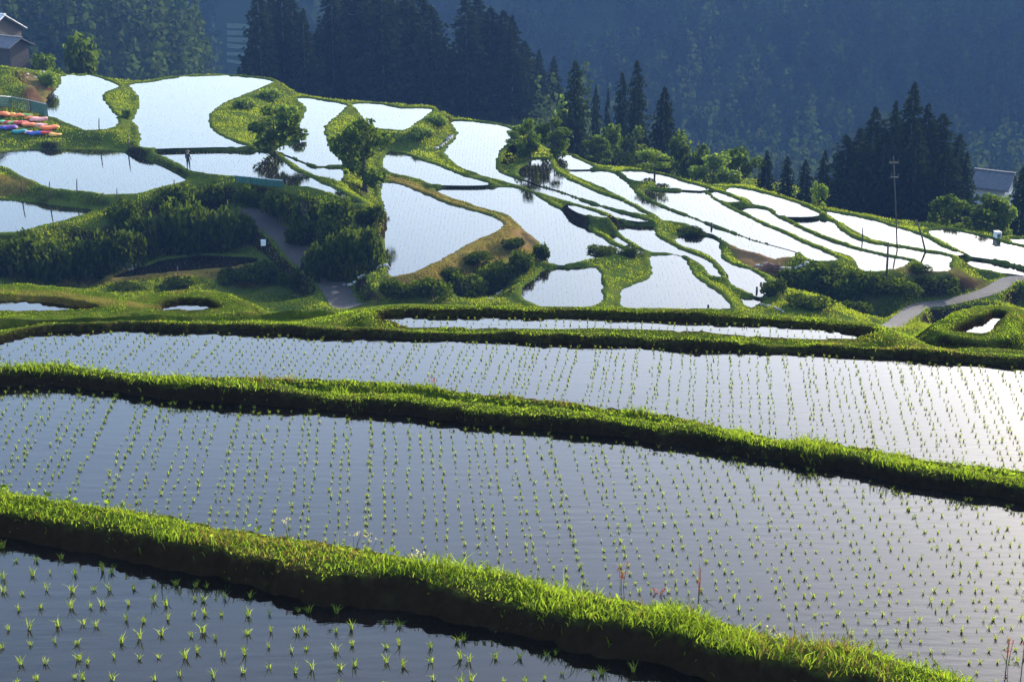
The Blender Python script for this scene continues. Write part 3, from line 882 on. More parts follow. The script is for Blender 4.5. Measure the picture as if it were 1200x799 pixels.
def trunk_mesh(seed, h=1.0, r=0.06, limbs=5):
    rg = random.Random(seed); mb = MB()
    lean = (rg.uniform(-.08, .08), rg.uniform(-.08, .08))
    spine = [(lean[0] * t * t * h, lean[1] * t * t * h, h * t - 0.06) for t in (0, .2, .45, .7, 1)]
    mb.tube(spine, [r * 1.35, r, r * .8, r * .55, r * .25], 8)
    for i in range(limbs):
        t = rg.uniform(.35, .85); a = rg.uniform(0, 6.28)
        p = Vector((lean[0] * t * t * h, lean[1] * t * t * h, h * t)); L = rg.uniform(.3, .55) * h
        q = p + Vector((math.cos(a), math.sin(a), .7)) * L * .5; e = q + Vector((math.cos(a), math.sin(a), 1.0)) * L * .35
        mb.tube([p, q, e], [r * .4, r * .25, r * .1], 6)
    return mb.mesh('trunk', M['bark'], smooth=True)

CROWNS = {'leaf': [broad_crown(100 + i) for i in range(4)],
          'paleleaf': [broad_crown(130 + i, mat='paleleaf') for i in range(3)],
          'open': [broad_crown(150 + i, leaves=1300, lobes=22, leaf=0.062, spread=0.95, size=(.13, .25), zlo=.45) for i in range(2)]}
TRUNKS = [trunk_mesh(300 + i) for i in range(4)]
TREE_N = [0]
def tree(kind, base, height, width, label, cat='tree', name='broadleaf_tree', group=None, trunk_part=0.45, crown_lift=0.03):
    """A broadleaf tree: trunk with limbs and a leafy crown."""
    i = TREE_N[0]; TREE_N[0] += 1
    t = empty(name, base, rz=(i * 2.4) % 6.28)
    tr = obj('trunk', TRUNKS[i % 4], t); tr.scale = (height * .55, height * .55, height * 0.8)
    cr = obj('crown', CROWNS[kind][i % len(CROWNS[kind])], t)
    ch = height * (1 - crown_lift)
    cr.location = (0, 0, height * crown_lift); cr.scale = (width / 1.75, width / 1.75, ch / 2.0)
    return tag(t, label, cat, group)

# shrubs: several stems and a dense mound of leaves
def shrub_crown(seed, leaves=1300, leaf=0.085, mat='bush'):
    rg = np.random.default_rng(seed); lb = []
    for k in range(13):
        a = rg.random() * 6.283; q = 0.72 * math.sqrt(rg.random()); s = 0.24 + 0.22 * rg.random()
        lb.append((q * math.cos(a), q * math.sin(a), 0.15 + (1 - q * q * .8) * 0.62 * rg.random() ** .6, s, s, s * .8))
    P, d = crown_points(leaves, lb, rg, 0.5)
    P = P[P[:, 2] > -0.1]
    v, f, va = leaf_cards(P, leaf * (0.6 + 0.8 * rg.random(len(P))), rg, flat=0.2, aspect=0.6)
    return np_mesh('foliage', v, f, M[mat], va)
SHRUBS = {'bush': [shrub_crown(200 + i) for i in range(5)], 'paleleaf': [shrub_crown(220 + i, mat='paleleaf') for i in range(3)]}
def stem_mesh(seed):
    rg = random.Random(seed); mb = MB()
    for k in range(5):
        a = rg.uniform(0, 6.28); q = rg.uniform(.1, .5)
        mb.tube([(q * .2 * math.cos(a), q * .2 * math.sin(a), -.15), (q * .6 * math.cos(a), q * .6 * math.sin(a), .35), (q * math.cos(a), q * math.sin(a), .75)], [.04, .028, .012], 5)
    return mb.mesh('stem', M['bark'])
STEMS = [stem_mesh(i) for i in range(3)]
SH_N = [0]
def shrub(base, w, h, label, group, kind='bush', depth=None, sink=0.1):
    i = SH_N[0]; SH_N[0] += 1
    t = empty('shrub', (base[0], base[1], base[2] - sink * h), rz=(i * 1.7) % 6.28)
    L = SHRUBS[kind]
    d = depth or w
    s = obj('stem', STEMS[i % 3], t); c = obj('foliage', L[i % len(L)], t)
    for q in (s, c): q.scale = (w / 2 * .98, w / 2 * .98, h / 1.05)
    return tag(t, label, 'shrub', group)

# cedars: a straight trunk and tiers of drooping sprays
def cedar_crown(seed, tiers=34, per=16, mat='cedar'):
    rg = np.random.default_rng(seed); Ps, Ts, Sz = [], [], []
    f1, f2, g1, g2 = rg.random(4) * 6.283
    blunt = 0.50 + 0.22 * rg.random(); side = 0.12 + 0.2 * rg.random()
    for k in range(tiers):
        z = 0.06 + 0.93 * (k / (tiers - 1)) ** 0.92
        R0 = (1 - z) ** blunt * (0.72 + 0.45 * rg.random()) + 0.03
        if z < 0.2: R0 *= 0.85
        m = max(4, int(per * (0.45 + R0)))
        for j in range(m):
            a = rg.random() * 6.283
            lob = 1 + side * math.sin(2 * a + f1 + 5 * z) + side * math.sin(3 * a + f2 - 9 * z) + 0.10 * math.sin(31 * z + g1)
            L = R0 * lob * (0.6 + 0.55 * rg.random() ** 0.7)
            for q in (0.35, 0.65, 1.0):
                Ps.append((L * q * math.cos(a), L * q * math.sin(a), z + 0.025 * (rg.random() - .5) - 0.03 * q * q * (1 if q < 1 else .8)))
                Ts.append((math.cos(a) + rg.normal(0, .35), math.sin(a) + rg.normal(0, .35), rg.normal(-0.1, .25)))
                Sz.append(0.05 + 0.085 * min(R0, .9) * (1.15 - 0.3 * q))
    P, T, S = np.array(Ps), np.array(Ts), np.array(Sz)
    T /= np.linalg.norm(T, axis=1)[:, None]
    s = np.cross(T, rg.normal(size=T.shape)); s /= np.linalg.norm(s, axis=1)[:, None]
    flat = np.array([1, 1, 0.30])
    a = S[:, None]
    v = np.stack([P - T * a * flat, P + s * a * .62 * flat, P + T * a * 1.3 * flat, P - s * a * .62 * flat], 1).reshape(-1, 3)
    return np_mesh('crown', v, np.arange(4 * len(P)).reshape(-1, 4), M[mat], np.repeat(rg.random(len(P)), 4))
CEDARS = [cedar_crown(400 + i) for i in range(9)]
_mb = MB(); _mb.tube([(0, 0, -.06), (0, 0, .3), (0, 0, .7), (0, 0, .985)], [.085, .06, .035, .008], 7)
CEDAR_TRUNK = _mb.mesh('trunk', M['bark'])
CE_N = [0]
def cedar(u, top, dist, wpx, label, group, base=None):
    i = CE_N[0]; CE_N[0] += 1
    b = stand(u, dist) if base is None else base
    tz = at_range(u, top, dist).z
    h = tz - b.z
    w = size_at((b.x, b.y, tz), wpx)
    t = empty('cedar_tree', b, rz=(i * 2.1) % 6.28)
    tr = obj('trunk', CEDAR_TRUNK, t); c = obj('crown', CEDARS[i % 9], t)
    tr.scale = (h * .16, h * .16, h); c.scale = (w / 1.7, w / 1.7, h)
    return tag(t, label, 'cedar', group)

# ================================================================ woods on the far slopes (read as one mass)
def forest(name, accept, n, r0, r1, a0, a1, hmin, hmax, seed, leafy=0.25):
    rg = np.random.default_rng(seed); vs, fs, va = [], [], []; off = 0
    protos = []
    for k in range(6):                        # conifers
        q = np.random.default_rng(seed + k); P, T = [], []
        for t in range(11):
            z = 0.12 + 0.86 * t / 10; R0 = 0.20 * (1 - z) ** .8 + 0.012
            for j in range(max(3, int(7 * (0.4 + R0 * 3)))):
                a = q.random() * 6.283; L = R0 * (0.6 + 0.6 * q.random())
                P.append((L * math.cos(a), L * math.sin(a), z + 0.03 * (q.random() - .5)))
        P = np.array(P)
        v, f, _ = leaf_cards(P, 0.055 * (0.7 + 0.7 * q.random(len(P))), q, flat=0.3, aspect=0.7)
        protos.append((v, f, 0.0))
    for k in range(4):                        # broadleaf crowns
        q = np.random.default_rng(seed + 20 + k)
        P, d = crown_points(220, [(x * .34, y * .34, .22 + z * .36, a * .42, b * .42, c * .42) for x, y, z, a, b, c in lobed(q, 7)], q)
        v, f, _ = leaf_cards(P, 0.042 * (0.7 + 0.7 * q.random(len(P))), q, flat=0.3, aspect=0.7)
        protos.append((v, f, 1.0))
    r = np.sqrt(rg.random(n) * (r1 * r1 - r0 * r0) + r0 * r0); a = R(a0) + (R(a1) - R(a0)) * rg.random(n)
    x, y = r * np.sin(a), r * np.cos(a); k = accept(x, y); x, y = x[k], y[k]
    z = h_at(x, y); patch = noise2(x, y, 55)
    for i in range(len(x)):
        broad = rg.random() < leafy * 2.2 * sstep(0.45, 0.75, patch[i])
        v, f, b = protos[6 + rg.integers(4)] if broad else protos[rg.integers(6)]
        h = (hmin + (hmax - hmin) * rg.random()) * (0.7 if broad else 1.0) * (0.4 if math.hypot(x[i], y[i]) < 332 and name == 'mountain_forest' else 1.0); t = rg.random() * 6.283; c_, s_ = math.cos(t) * h, math.sin(t) * h
        vs.append(np.stack([v[:, 0] * c_ - v[:, 1] * s_ + x[i], v[:, 0] * s_ + v[:, 1] * c_ + y[i], v[:, 2] * h + z[i] - .3], 1)); fs.append(f + off); off += len(v)
        va.append(np.clip(np.repeat((0.45 if broad else 0.05) + 0.22 * rg.random() + 0.25 * (rg.random(len(f)) - .5), 4), 0, 1))
    tag(obj(name, np_mesh(name, np.concatenate(vs), np.concatenate(fs), M['forest'], np.concatenate(va))), kind='stuff')
gap = lambda x, y: ~((np.degrees(np.arctan2(x, y)) > -10.3) & (np.degrees(np.arctan2(x, y)) < -8.9))
forest('mountain_forest', lambda x, y: gap(x, y) & ((np.hypot(x, y) > 575) | (np.hypot(x, y) > 330) & (np.degrees(np.arctan2(x, y)) > 4) | (np.hypot(x, y) > 232) & (np.hypot(x, y) < 330) & (np.degrees(np.arctan2(x, y)) < 5) & (np.degrees(np.arctan2(x, y)) > 0.5)), 5600, 215, 960, -24, 24, 15, 26, 900)
forest('spur_forest', lambda x, y: np.degrees(np.arctan2(x, y)) < -9.6 - 0.5 * np.sin(y * .4), 760, 240, 445, -24, -9.0, 11, 19, 930, 0.05)

# pale strips of terraced fields seen through the gap between spur and grove
for v, c in ((34, .5), (42, .8), (50, .6), (57, .9), (66, .7), (74, .9)):
    mb = MB()
    b0, b1 = at(266, v, 460, 900), at(300, v, 460, 900)
    w = 3.4
    e = Vector((b0.x, b0.y, 0)).normalized()
    for s_ in range(6):
        p, q = b0.lerp(b1, s_ / 6), b0.lerp(b1, (s_ + 1) / 6)
        vs = []
        for pt, dd in ((p, 0), (q, 0), (q, w), (p, w)):
            x, y = pt.x + e.x * dd, pt.y + e.y * dd
            vs.append((x, y, float(h_at(x, y)) + 0.35))
        mb.add(vs, [(0, 1, 2, 3)])
    M.setdefault('field', plain('far_field', (0.09, 0.125, 0.05), 0.9, 0.2, 0.3))
    tag(mb.build('field_terrace', M['field']), kind='structure')

# ================================================================ cedars
G1 = 'dark cedars in the groves behind the left terraces'
for args in (
    (312, -12, 277, 54, 'leftmost tall dark cedar of the grove behind the left terraces'),
    (338, -22, 284, 59, 'second tall dark cedar from the left, behind the left terraces'),
    (362, 10, 278, 52, 'shorter dark cedar with its tip in view, right of the two leftmost tall ones'),
    (395, -20, 286, 62, 'tall dark cedar right of the notch above the small round bush'),
    (424, -30, 294, 65, 'tall dark cedar behind the small round bush on the crest'),
    (452, -18, 284, 62, 'tall dark cedar above the triangular paddy on the crest'),
    (482, -24, 292, 65, 'tall dark cedar right of the middle of the crest grove'),
    (508, 6, 286, 52, 'dark cedar at the right end of the central grove, by the sky-blue notch'),
    (548, -4, 288, 59, 'tall dark cedar just right of the blue notch, with ragged top'),
    (575, 8, 294, 57, 'dark cedar second from the notch, behind the winding long paddy'),
    (600, 18, 286, 54, 'dark cedar with level side branches above the winding long paddy'),
    (631, 58, 294, 24, 'slim hazy cedar, left one of two small ones beyond the round trees'),
    (648, 66, 298, 24, 'slim hazy cedar, right one of two small ones beyond the round trees'),
    (673, 72, 196, 44, 'dark pointed cedar standing alone behind the round trees on the crest'),
    (697, 100, 228, 22, 'low hazy cedar just right of the lone pointed one'),
    (711, 104, 232, 22, 'low hazy cedar halfway between the lone pointed one and the slim tall one'),
    (727, 84, 216, 24, 'hazy cedar close at the left of the slim tall pointed one'),
    (744, 71, 208, 32, 'slim tall cedar with a needle tip, between two shorter ones'),
    (776, 101, 196, 38, 'dark pointed cedar right behind the round pale tree by the paddy'),
    (325, 20, 300, 59, None), (352, 30, 298, 59, None), (380, 30, 302, 59, None), (410, 20, 304, 65, None), (438, 10, 302, 65, None),
    (468, 12, 304, 65, None), (496, 16, 302, 62, None), (525, 55, 298, 57, None), (562, 20, 304, 62, None), (588, 30, 302, 59, None), (614, 48, 300, 52, None),
    (350, -6, 292, 56, None), (408, -24, 296, 60, None), (438, -26, 298, 60, None), (467, -22, 296, 60, None), (497, -8, 294, 54, None), (562, -4, 298, 56, None), (590, 12, 294, 54, None), (326, -10, 290, 54, None),
    (300, 45, 286, 39, None)):
    u, top, d, w, lab = args
    cedar(u, top, d, w, lab or 'dark cedar filling the back of the dense grove behind the left terraces', G1)
G2 = 'small dark cedars along the right crest'
for u, top, d, w, lab in (
    (898, 177, 178, 28, 'small pointed cedar, leftmost of the row along the right crest'),
    (922, 183, 178, 26, 'small pointed cedar, second from the left in the row on the right crest'),
    (944, 187, 180, 28, 'small pointed cedar, third from the left in the row on the right crest'),
    (966, 176, 182, 34, 'stout small cedar between the little pale shrub and the big right grove')):
    cedar(u, top, d, w, lab, G2)
G3 = 'tall dark cedars of the right grove'
for u, top, d, w, lab in (
    (990, 158, 188, 45, 'low left flank cedar of the big dark grove on the right'),
    (1006, 150, 194, 48, None), (1021, 124, 190, 45, 'pointed cedar at the left shoulder of the big right grove'),
    (1044, 118, 190, 51, None), (1064, 96, 188, 51, 'tallest cedar, whose tip crowns the big dark grove on the right'),
    (1082, 122, 190, 51, 'cedar right of the tallest tip in the big right grove'),
    (1100, 133, 192, 56, 'broad cedar at the right shoulder of the big right grove'),
    (1122, 156, 190, 40, 'pointed cedar at the right end of the big dark grove'), (1132, 178, 186, 32, None),
    (1034, 150, 182, 54, None), (1072, 150, 183, 59, None), (1108, 170, 183, 54, None), (1052, 140, 198, 59, None), (1090, 140, 198, 59, None), (1014, 168, 182, 48, None)):
    cedar(u, top, d, w, lab or 'dark cedar standing in the thick of the big right grove', G3)
cedar(1199, 196, 166, 30, 'nearly black cedar cut by the right edge of the picture', G2)
cedar(2, -14, 250, 50, 'dark conifer rising behind the house in the top left corner', None)

# ================================================================ broadleaf trees
def tree_px(kind, u, vbase, vtop, w, label, dist=None, **kw):
    b = at(u, vbase) if dist is None else stand(u, dist)
    d = math.hypot(b.x, b.y)
    h = max(1.0, at_range(u, vtop, d).z - b.z)
    return tree(kind, b, h, size_at(b, w), label, **kw)
tree_px('leaf', 322, 181, 124, 64, 'bushy dark green tree below the grassy mound, mirrored in the paddy')
tree_px('leaf', 428, 224, 136, 76, 'spreading dark tree with see-through crown, in the middle of the hill', crown_lift=0.08)
tree_px('paleleaf', 380, 113, 86, 36, 'small round bright bush-like tree alone on the crest before dark cedars', crown_lift=0.05)
tree_px('leaf', 621, 186, 138, 36, 'narrow dark tree mirrored in the strip paddy, left of the round pair')
tree_px('leaf', 650, 184, 139, 48, 'round dense tree on the crest left of the lone pointed cedar')
tree_px('paleleaf', 604, 172, 148, 26, 'low sunlit green bush-tree at the bend of the winding long paddy')
tree_px('paleleaf', 656, 156, 112, 30, 'pale hazy little tree beyond the round trees, before the dark cedars', dist=214)
tree_px('paleleaf', 767, 207, 173, 38, 'round pale green tree mirrored in the paddy on the crest', crown_lift=0.2)
tree_px('paleleaf', 836, 219, 183, 58, 'low wide sunlit tree between paddies and the rounder darker tree', dist=172)
tree_px('leaf', 866, 218, 170, 56, 'rounded darker green tree behind the low wide sunlit one', dist=178)
tree_px('leaf', 806, 200, 158, 56, 'hazy green tree between the pointed cedar and the low wide sunlit tree', dist=186)
tree_px('leaf', 720, 190, 144, 60, 'hazy bluish green broad tree behind the crest, right of lone cedar', dist=190)
tree_px('leaf', 748, 190, 150, 48, 'hazy green tree left behind the round pale tree on the crest', dist=196)
tree_px('leaf', 700, 194, 158, 34, 'small olive green tree at the foot of the lone pointed cedar', dist=184)
tree_px('leaf', 88, 86, 44, 84, 'loose olive tree behind the topmost left paddy, right of the house', dist=228)
tree_px('leaf', 58, 92, 60, 66, 'dark low tree between the house and the topmost left paddy', dist=218)
tree_px('leaf', 1155, 274, 226, 60, 'round dark dome-shaped tree with pale rim before the far house', dist=152)
tree_px('leaf', 1116, 272, 226, 40, 'dark rounded tree between the big grove and the dome-shaped tree', dist=152)
tree_px('paleleaf', 1184, 276, 230, 26, 'narrow pale green tree just right of the dome-shaped tree', dist=152)
tree_px('paleleaf', 961, 236, 212, 18, 'little pale green tree before the small dark cedars', dist=152)

# ================================================================ shrubs on the banks
def shrubs(group, kind, rows):
    for u, v, w, h, lab in rows:
        b = at(u, v); d = math.hypot(b.x, b.y)
        shrub(b, size_at(b, w), size_at(b, h), lab, group, kind)
shrubs('shrubs on the dark left bank', 'bush', [
    (12, 322, 70, 52, 'dark shrub at the left picture edge below the lower left paddy'),
    (60, 326, 76, 62, 'large dark shrub below the middle of the lower left paddy'),
    (108, 326, 70, 66, 'large dark shrub below the pointed tip of the lower left paddy'),
    (146, 316, 60, 60, 'dark shrub on the left bank just above the pale straw line'),
    (182, 300, 70, 66, 'tall dark shrub at the left foot of the big green thicket'),
    (216, 296, 74, 74, 'middle shrub of the big green thicket left of the dirt path'),
    (252, 294, 72, 72, 'shrub of the big thicket nearest above the small mud pool'),
    (282, 288, 44, 48, 'bright-edged shrub beside the white board on the dirt path'),
    (204, 242, 56, 30, 'low shrub on top of the thicket under the flooded paddy tip'),
    (238, 240, 60, 34, 'shrub at the top of the thicket below the standing person'),
    (150, 262, 50, 34, 'rusty edged low shrub right of the lower left paddy tip'),
    (30, 300, 60, 34, 'low shrub clinging to the left bank under the lower left paddy')])
shrubs('shrubs between the dirt path and the triangular paddy', 'bush', [
    (300, 240, 54, 28, 'low dark shrub under the teal net, above the dirt path'),
    (332, 256, 56, 40, 'dark shrub right of the upper dirt path, below the net'),
    (362, 262, 60, 44, 'green-topped shrub below the strip of water right of the net'),
    (396, 264, 56, 40, 'green-topped shrub under the spreading dark tree'),
    (352, 286, 44, 30, 'small dark shrub at the bend of the dirt path'),
    (376, 326, 64, 60, 'dark shrub right of the dirt path, nearest to its bend'),
    (412, 324, 72, 74, 'biggest dark shrub right of the dirt path'),
    (440, 312, 44, 64, 'dark shrub touching the left edge of the triangular paddy'),
    (398, 290, 64, 44, 'shrub on the shoulder between dirt path and triangular paddy'),
    (434, 262, 40, 30, 'pale green shrub just below the spreading tree at the water edge')])
shrubs('low shrubs below the mud pool', 'bush', [
    (272, 332, 54, 18, 'low shrub on the dark band below the mud pool'),
    (306, 328, 60, 24, 'low green-topped shrub left of the lower dirt path'),
    (340, 334, 40, 26, 'low shrub on the corner beside the lower dirt path'),
    (210, 336, 56, 12, 'flat shrub at the left end of the dark band below the mud pool'),
    (150, 342, 50, 12, 'flat shrub among olive grass left of the dark band')])
shrubs('shrubs on the olive bank below the triangular paddy', 'bush', [
    (470, 346, 56, 24, 'dark shrub at the left foot of the olive bank'),
    (508, 348, 58, 28, 'shrub at the foot of the olive bank, second from the left'),
    (545, 348, 60, 34, 'green shrub in the middle of the foot of the olive bank'),
    (580, 340, 60, 40, 'dark green shrub at the right foot of the olive bank'),
    (612, 318, 44, 36, 'dark shrub where the olive bank meets the rounded small paddy'),
    (598, 290, 40, 13, 'small dark shrub at the sharp bend of the olive bank'),
    (560, 306, 46, 13, 'small dark shrub halfway down the olive bank'),
    (530, 322, 44, 12, 'small brownish shrub on the left half of the olive bank'),
    (634, 304, 26, 22, 'bright green tuft-shrub at the tip of the olive bank by the big paddy')])
shrubs('shrubs on the right slope above the lane', 'bush', [
    (905, 345, 40, 24, 'shrub right of the curved strip paddy end'),
    (930, 338, 46, 26, 'green shrub below the pale stones on the right slope'),
    (958, 336, 56, 34, 'shrub in the middle of the right slope below the pole'),
    (985, 350, 56, 38, 'dark rounded shrub with lit rim low on the right slope'),
    (1010, 340, 50, 28, 'shrub under the short pole on the right slope'),
    (948, 360, 60, 18, 'low shrub along the foot of the right slope'),
    (1004, 366, 50, 18, 'low shrub left of the lane where it leaves the near bank'),
    (1050, 345, 60, 22, 'dark low shrub on the steep bank above the lane'),
    (1100, 340, 60, 18, 'dark low shrub on the steep bank right of the lane middle'),
    (738, 300, 34, 14, 'dark small shrub between the big paddy tip and the terrace channel'),
    (708, 297, 50, 12, 'flat dark shrub at the near tip of the big paddy'),
    (806, 274, 40, 9, 'flat shrub on the bank above the bent strip paddy'),
    (1076, 317, 34, 8, 'flat shrub at the end of the strip paddies near the pole')])
shrubs('shrubs on the grassy mounds', 'paleleaf', [
    (288, 128, 30, 16, 'small olive shrub on the left part of the big grassy mound'),
    (316, 116, 34, 16, 'small olive shrub near the top of the big grassy mound'),
    (336, 138, 30, 18, 'small shrub on the right flank of the big grassy mound'),
    (416, 170, 36, 24, 'shrub on the second mound left of the spreading tree'),
    (512, 146, 28, 16, 'shrub on the small mound beside the winding long paddy'),
    (494, 162, 34, 16, 'shrub on the small mound above the dark hollow'),
    (148, 140, 18, 16, 'small shrub in the green cleft between the two topmost left paddies'),
    (58, 100, 26, 20, 'sunlit shrub left of the topmost left paddy'),
    (350, 166, 24, 14, 'sunlit low shrub at the right foot of the big mound')])

# ================================================================ built things
M['white'] = plain('white_paint', (0.75, 0.75, 0.72), 0.6, 0.08, 4)
M['roofpale'] = plain('pale_roof', (0.55, 0.53, 0.52), 0.45, 0.15, 2)
M['roofgrey'] = plain('grey_roof', (0.10, 0.10, 0.11), 0.9, 0.25, 3)
M['timber'] = plain('dark_timber', (0.035, 0.028, 0.024), 0.8, 0.35, 5)
M['plaster'] = plain('plaster', (0.42, 0.42, 0.42), 0.85, 0.15, 2)
M['glass'] = plain('window_glass', (0.03, 0.04, 0.05), 0.1, 0.2, 2)
M['stone'] = plain('field_stone', (0.36, 0.33, 0.29), 0.9, 0.3, 4, 0.4)
M['net'] = plain('green_net', (0.02, 0.10, 0.08), 0.8, 0.25, 5)
M['straw'] = plain('straw', (0.34, 0.29, 0.17), 0.9, 0.25, 8)

def house(base, rz, w, d, eave, rise, roof, wall, label, windows):
    t = empty('house', base, rz)
    mb = MB()
    hw, hd = w / 2, d / 2
    vs = [(-hw, -hd, -1.5), (hw, -hd, -1.5), (hw, hd, -1.5), (-hw, hd, -1.5), (-hw, -hd, eave), (hw, -hd, eave), (hw, hd, eave), (-hw, hd, eave), (0, -hd, eave + rise), (0, hd, eave + rise)]
    mb.add(vs, [(0, 1, 5, 8, 4), (2, 3, 7, 9, 6), (1, 2, 6, 5), (3, 0, 4, 7)])
    mb.build('wall', wall, t)
    for s in (-1, 1):                       # two roof slopes with eaves
        r = MB(); ov = 0.6; k = rise / hw
        a = [(0, -hd - ov, eave + rise + .06), (s * (hw + ov), -hd - ov, eave - ov * k + .06), (s * (hw + ov), hd + ov, eave - ov * k + .06), (0, hd + ov, eave + rise + .06)]
        b = [(x, y, z + .16) for x, y, z in a]
        r.add(a + b, [(0, 1, 2, 3), (4, 5, 6, 7), (0, 1, 5, 4), (1, 2, 6, 5), (2, 3, 7, 6), (3, 0, 4, 7)])
        r.build('roof', roof, t)
    r = MB(); r.box((0, 0, eave + rise + .24), (.35, d + 1.3, .2)); r.build('ridge', roof, t)
    for side, off, z, ww, wh in windows:    # each window its frame and pane
        f = MB(); g = MB()
        if side == 'front':
            c = (off, -hd - .03, z); f.box(c, (ww + .16, .08, wh + .16)); g.box((c[0], c[1] - .045, z), (ww, .03, wh))
        else:
            c = (hw + .03, off, z); f.box(c, (.08, ww + .16, wh + .16)); g.box((c[0] + .045, off, z), (.03, ww, wh))
        fo = f.build('window', M['white'], t); g.build('pane', M['glass'], fo)
    return tag(t, label, 'house')
hb = stand(-12, 235)
hs = size_at(hb, 1)
zr = at_range(0, 15, 235).z - hb.z
house((hb.x, hb.y, hb.z), R(66), 7.2, 9.5, zr - 2.0, 1.9, M['roofpale'], M['timber'], 'dark timber farmhouse with pale roof, cut by the top left corner',
      [('front', -1.2, 1.6, 1.2, 1.0), ('front', 1.3, 1.6, 1.2, 1.0), ('side', 0, 1.6, 1.4, 1.0)])
sb = stand(22, 226)
zs = at_range(26, 43, 226).z - sb.z
house((sb.x, sb.y, sb.z), R(58), 3.2, 4.6, zs - 0.9, 0.8, M['roofgrey'], M['timber'], 'low dark shed with grey roof against the right side of the farmhouse', [('front', 0, 1.2, .8, .7)])
fb = stand(1166, 215)
zf = at_range(1170, 202, 215).z - fb.z
house((fb.x, fb.y, fb.z), R(58), 3.6, 4.0, zf - 1.5, 1.4, M['roofgrey'], M['plaster'], 'hazy house with pale walls beyond the dome-shaped tree on the right',
      [('front', 0, zf - 3.2, 1.2, 1.0), ('side', -1.8, zf - 3.2, 1.0, 1.0), ('side', 1.6, zf - 3.2, 1.0, 1.0)])

def pole(u0, v0, u1, v1, r_px, label, name='utility_pole', arms=(), cat='pole'):
    b = at(u0, v0); d = math.hypot(b.x, b.y)
    top = at_range(u1, v1, d)
    t = empty(name, b)
    v = top - b; r = size_at(b, r_px)
    mb = MB(); mb.tube([(0, 0, -.4), v * .5, v], [r, r * .85, r * .7], 9); mb.build('post', M['wood'], t, smooth=True)
    for h, L in arms:
        a = MB(); p = v * h; a.box((p.x, p.y - r, p.z), (L, .10, .12)); ar = a.build('crossarm', M['wood'], t)
        for s in (-.42, .42):
            i = MB(); i.tube([(p.x + s * L, p.y - r, p.z + .06), (p.x + s * L, p.y - r, p.z + .2), (p.x + s * L, p.y - r, p.z + .3)], [.03, .04, .02], 7)
            i.build('insulator', M['wood'], ar)
    return tag(t, label, cat)
pole(1052, 295, 1047, 183, 0.8, 'tall utility pole with crossarms in front of the right grove', arms=((.93, 0.8), (.78, 0.7)))
pole(1086, 294, 1074, 258, 1.1, 'leaning thin pole between the strip paddies before the right grove', 'leaning_pole')
pole(1039, 325, 1041, 284, 1.4, 'short thick upright post at the front edge of the strip paddies', 'wooden_post', cat='post')
def stake(u, v0, v1, label, r=.55, du=0):
    return pole(u, v0, u + du, v1, r, label, 'stake', cat='stake')
ST = 'thin stakes along the left paddies'
for u, v0, v1, lab in (
    (58, 232, 213, 'tall stake on the bank left of centre under the left lens-shaped paddy'),
    (90, 226, 210, 'thin stake at the water edge of the left lens-shaped paddy'),
    (25, 226, 206, 'stake at the far left on the bank between the two left paddies'),
    (137, 234, 221, 'short stake on the bank under the right half of the lens-shaped paddy'),
    (204, 221, 211, 'short stake by the right tip of the lens-shaped paddy'),
    (116, 153, 139, 'thin stake standing in the topmost left paddy near its front edge'),
    (150, 176, 158, 'stake in the green cleft above the lens-shaped paddy'),
    (57, 364, 346, 'stake in the thin foremost left strip of water'),
    (104, 334, 325, 'short stake on the olive strip below the dark left bank'),
    (208, 328, 312, 'stake by the mud pool below the thicket'),
    (325, 304, 285, 'dark stake beside the dirt path under the white board'),
    (1011, 280, 267, 'short stake on the levee of the right strip paddies'),
    (834, 268, 261, 'dark stub at the corner of the small bent paddy'),
    (887, 343, 336, 'dark stub in the water at the end of the curved strip paddy'),
    (830, 361, 357, 'dark stub at the front edge of the bell-shaped paddy'),
    (1096, 392, 378, 'pale stake in the grass right of the lane')):
    o = stake(u, v0, v1, lab, r=.75 if u not in (834, 887, 830) else 1.5)
    o['group'] = ST

def board(u, v, w, h, label, name, mat, cat, thick=.08):
    b = at(u, v); t = empty(name, b); W, H_ = size_at(b, w), size_at(b, h)
    m = MB(); m.box((0, 0, H_ * .62), (W, thick, H_ * .76)); m.build('panel', mat, t, bevel=.015)
    for s in (-1, 1):
        p = MB(); p.box((s * W * .38, thick, H_ * .45), (.07, .07, H_ * 1.1)); p.build('leg', M['wood'], t)
    return tag(t, label, cat)
board(309, 291, 6, 10, 'small white board standing at the left side of the dirt path', 'board', M['white'], 'board')

# low boxes and huts
def hut(u, v, w, h, d, label, dist=None):
    b = stand(u, dist) if dist else at(u, v)
    W, H_ = size_at(b, w), size_at(b, h); t = empty('pump_box', b, R(12))
    m = MB(); m.box((0, 0, H_ / 2 - .1), (W, d, H_ + .2)); m.build('case', M['white'], t, bevel=.02)
    r = MB(); r.box((0, 0, H_ + .05), (W * 1.15, d * 1.15, .08)); r.build('lid', M['roofpale'], t, bevel=.02)
    k = MB(); k.box((0, -d / 2 - .012, H_ * .5), (W * .7, .02, H_ * .7)); k.build('door', M['roofgrey'], t)
    return tag(t, label, 'box')
hut(1176, 285, 6, 6, .6, 'small white box with lid left of the last strip of water, right edge', float(np.hypot(*on_level(1176, 284, 35.24))) + 1.2)
hut(150, 93, 14, 5, 1.2, 'low pale box on the crest between the two topmost left paddies')

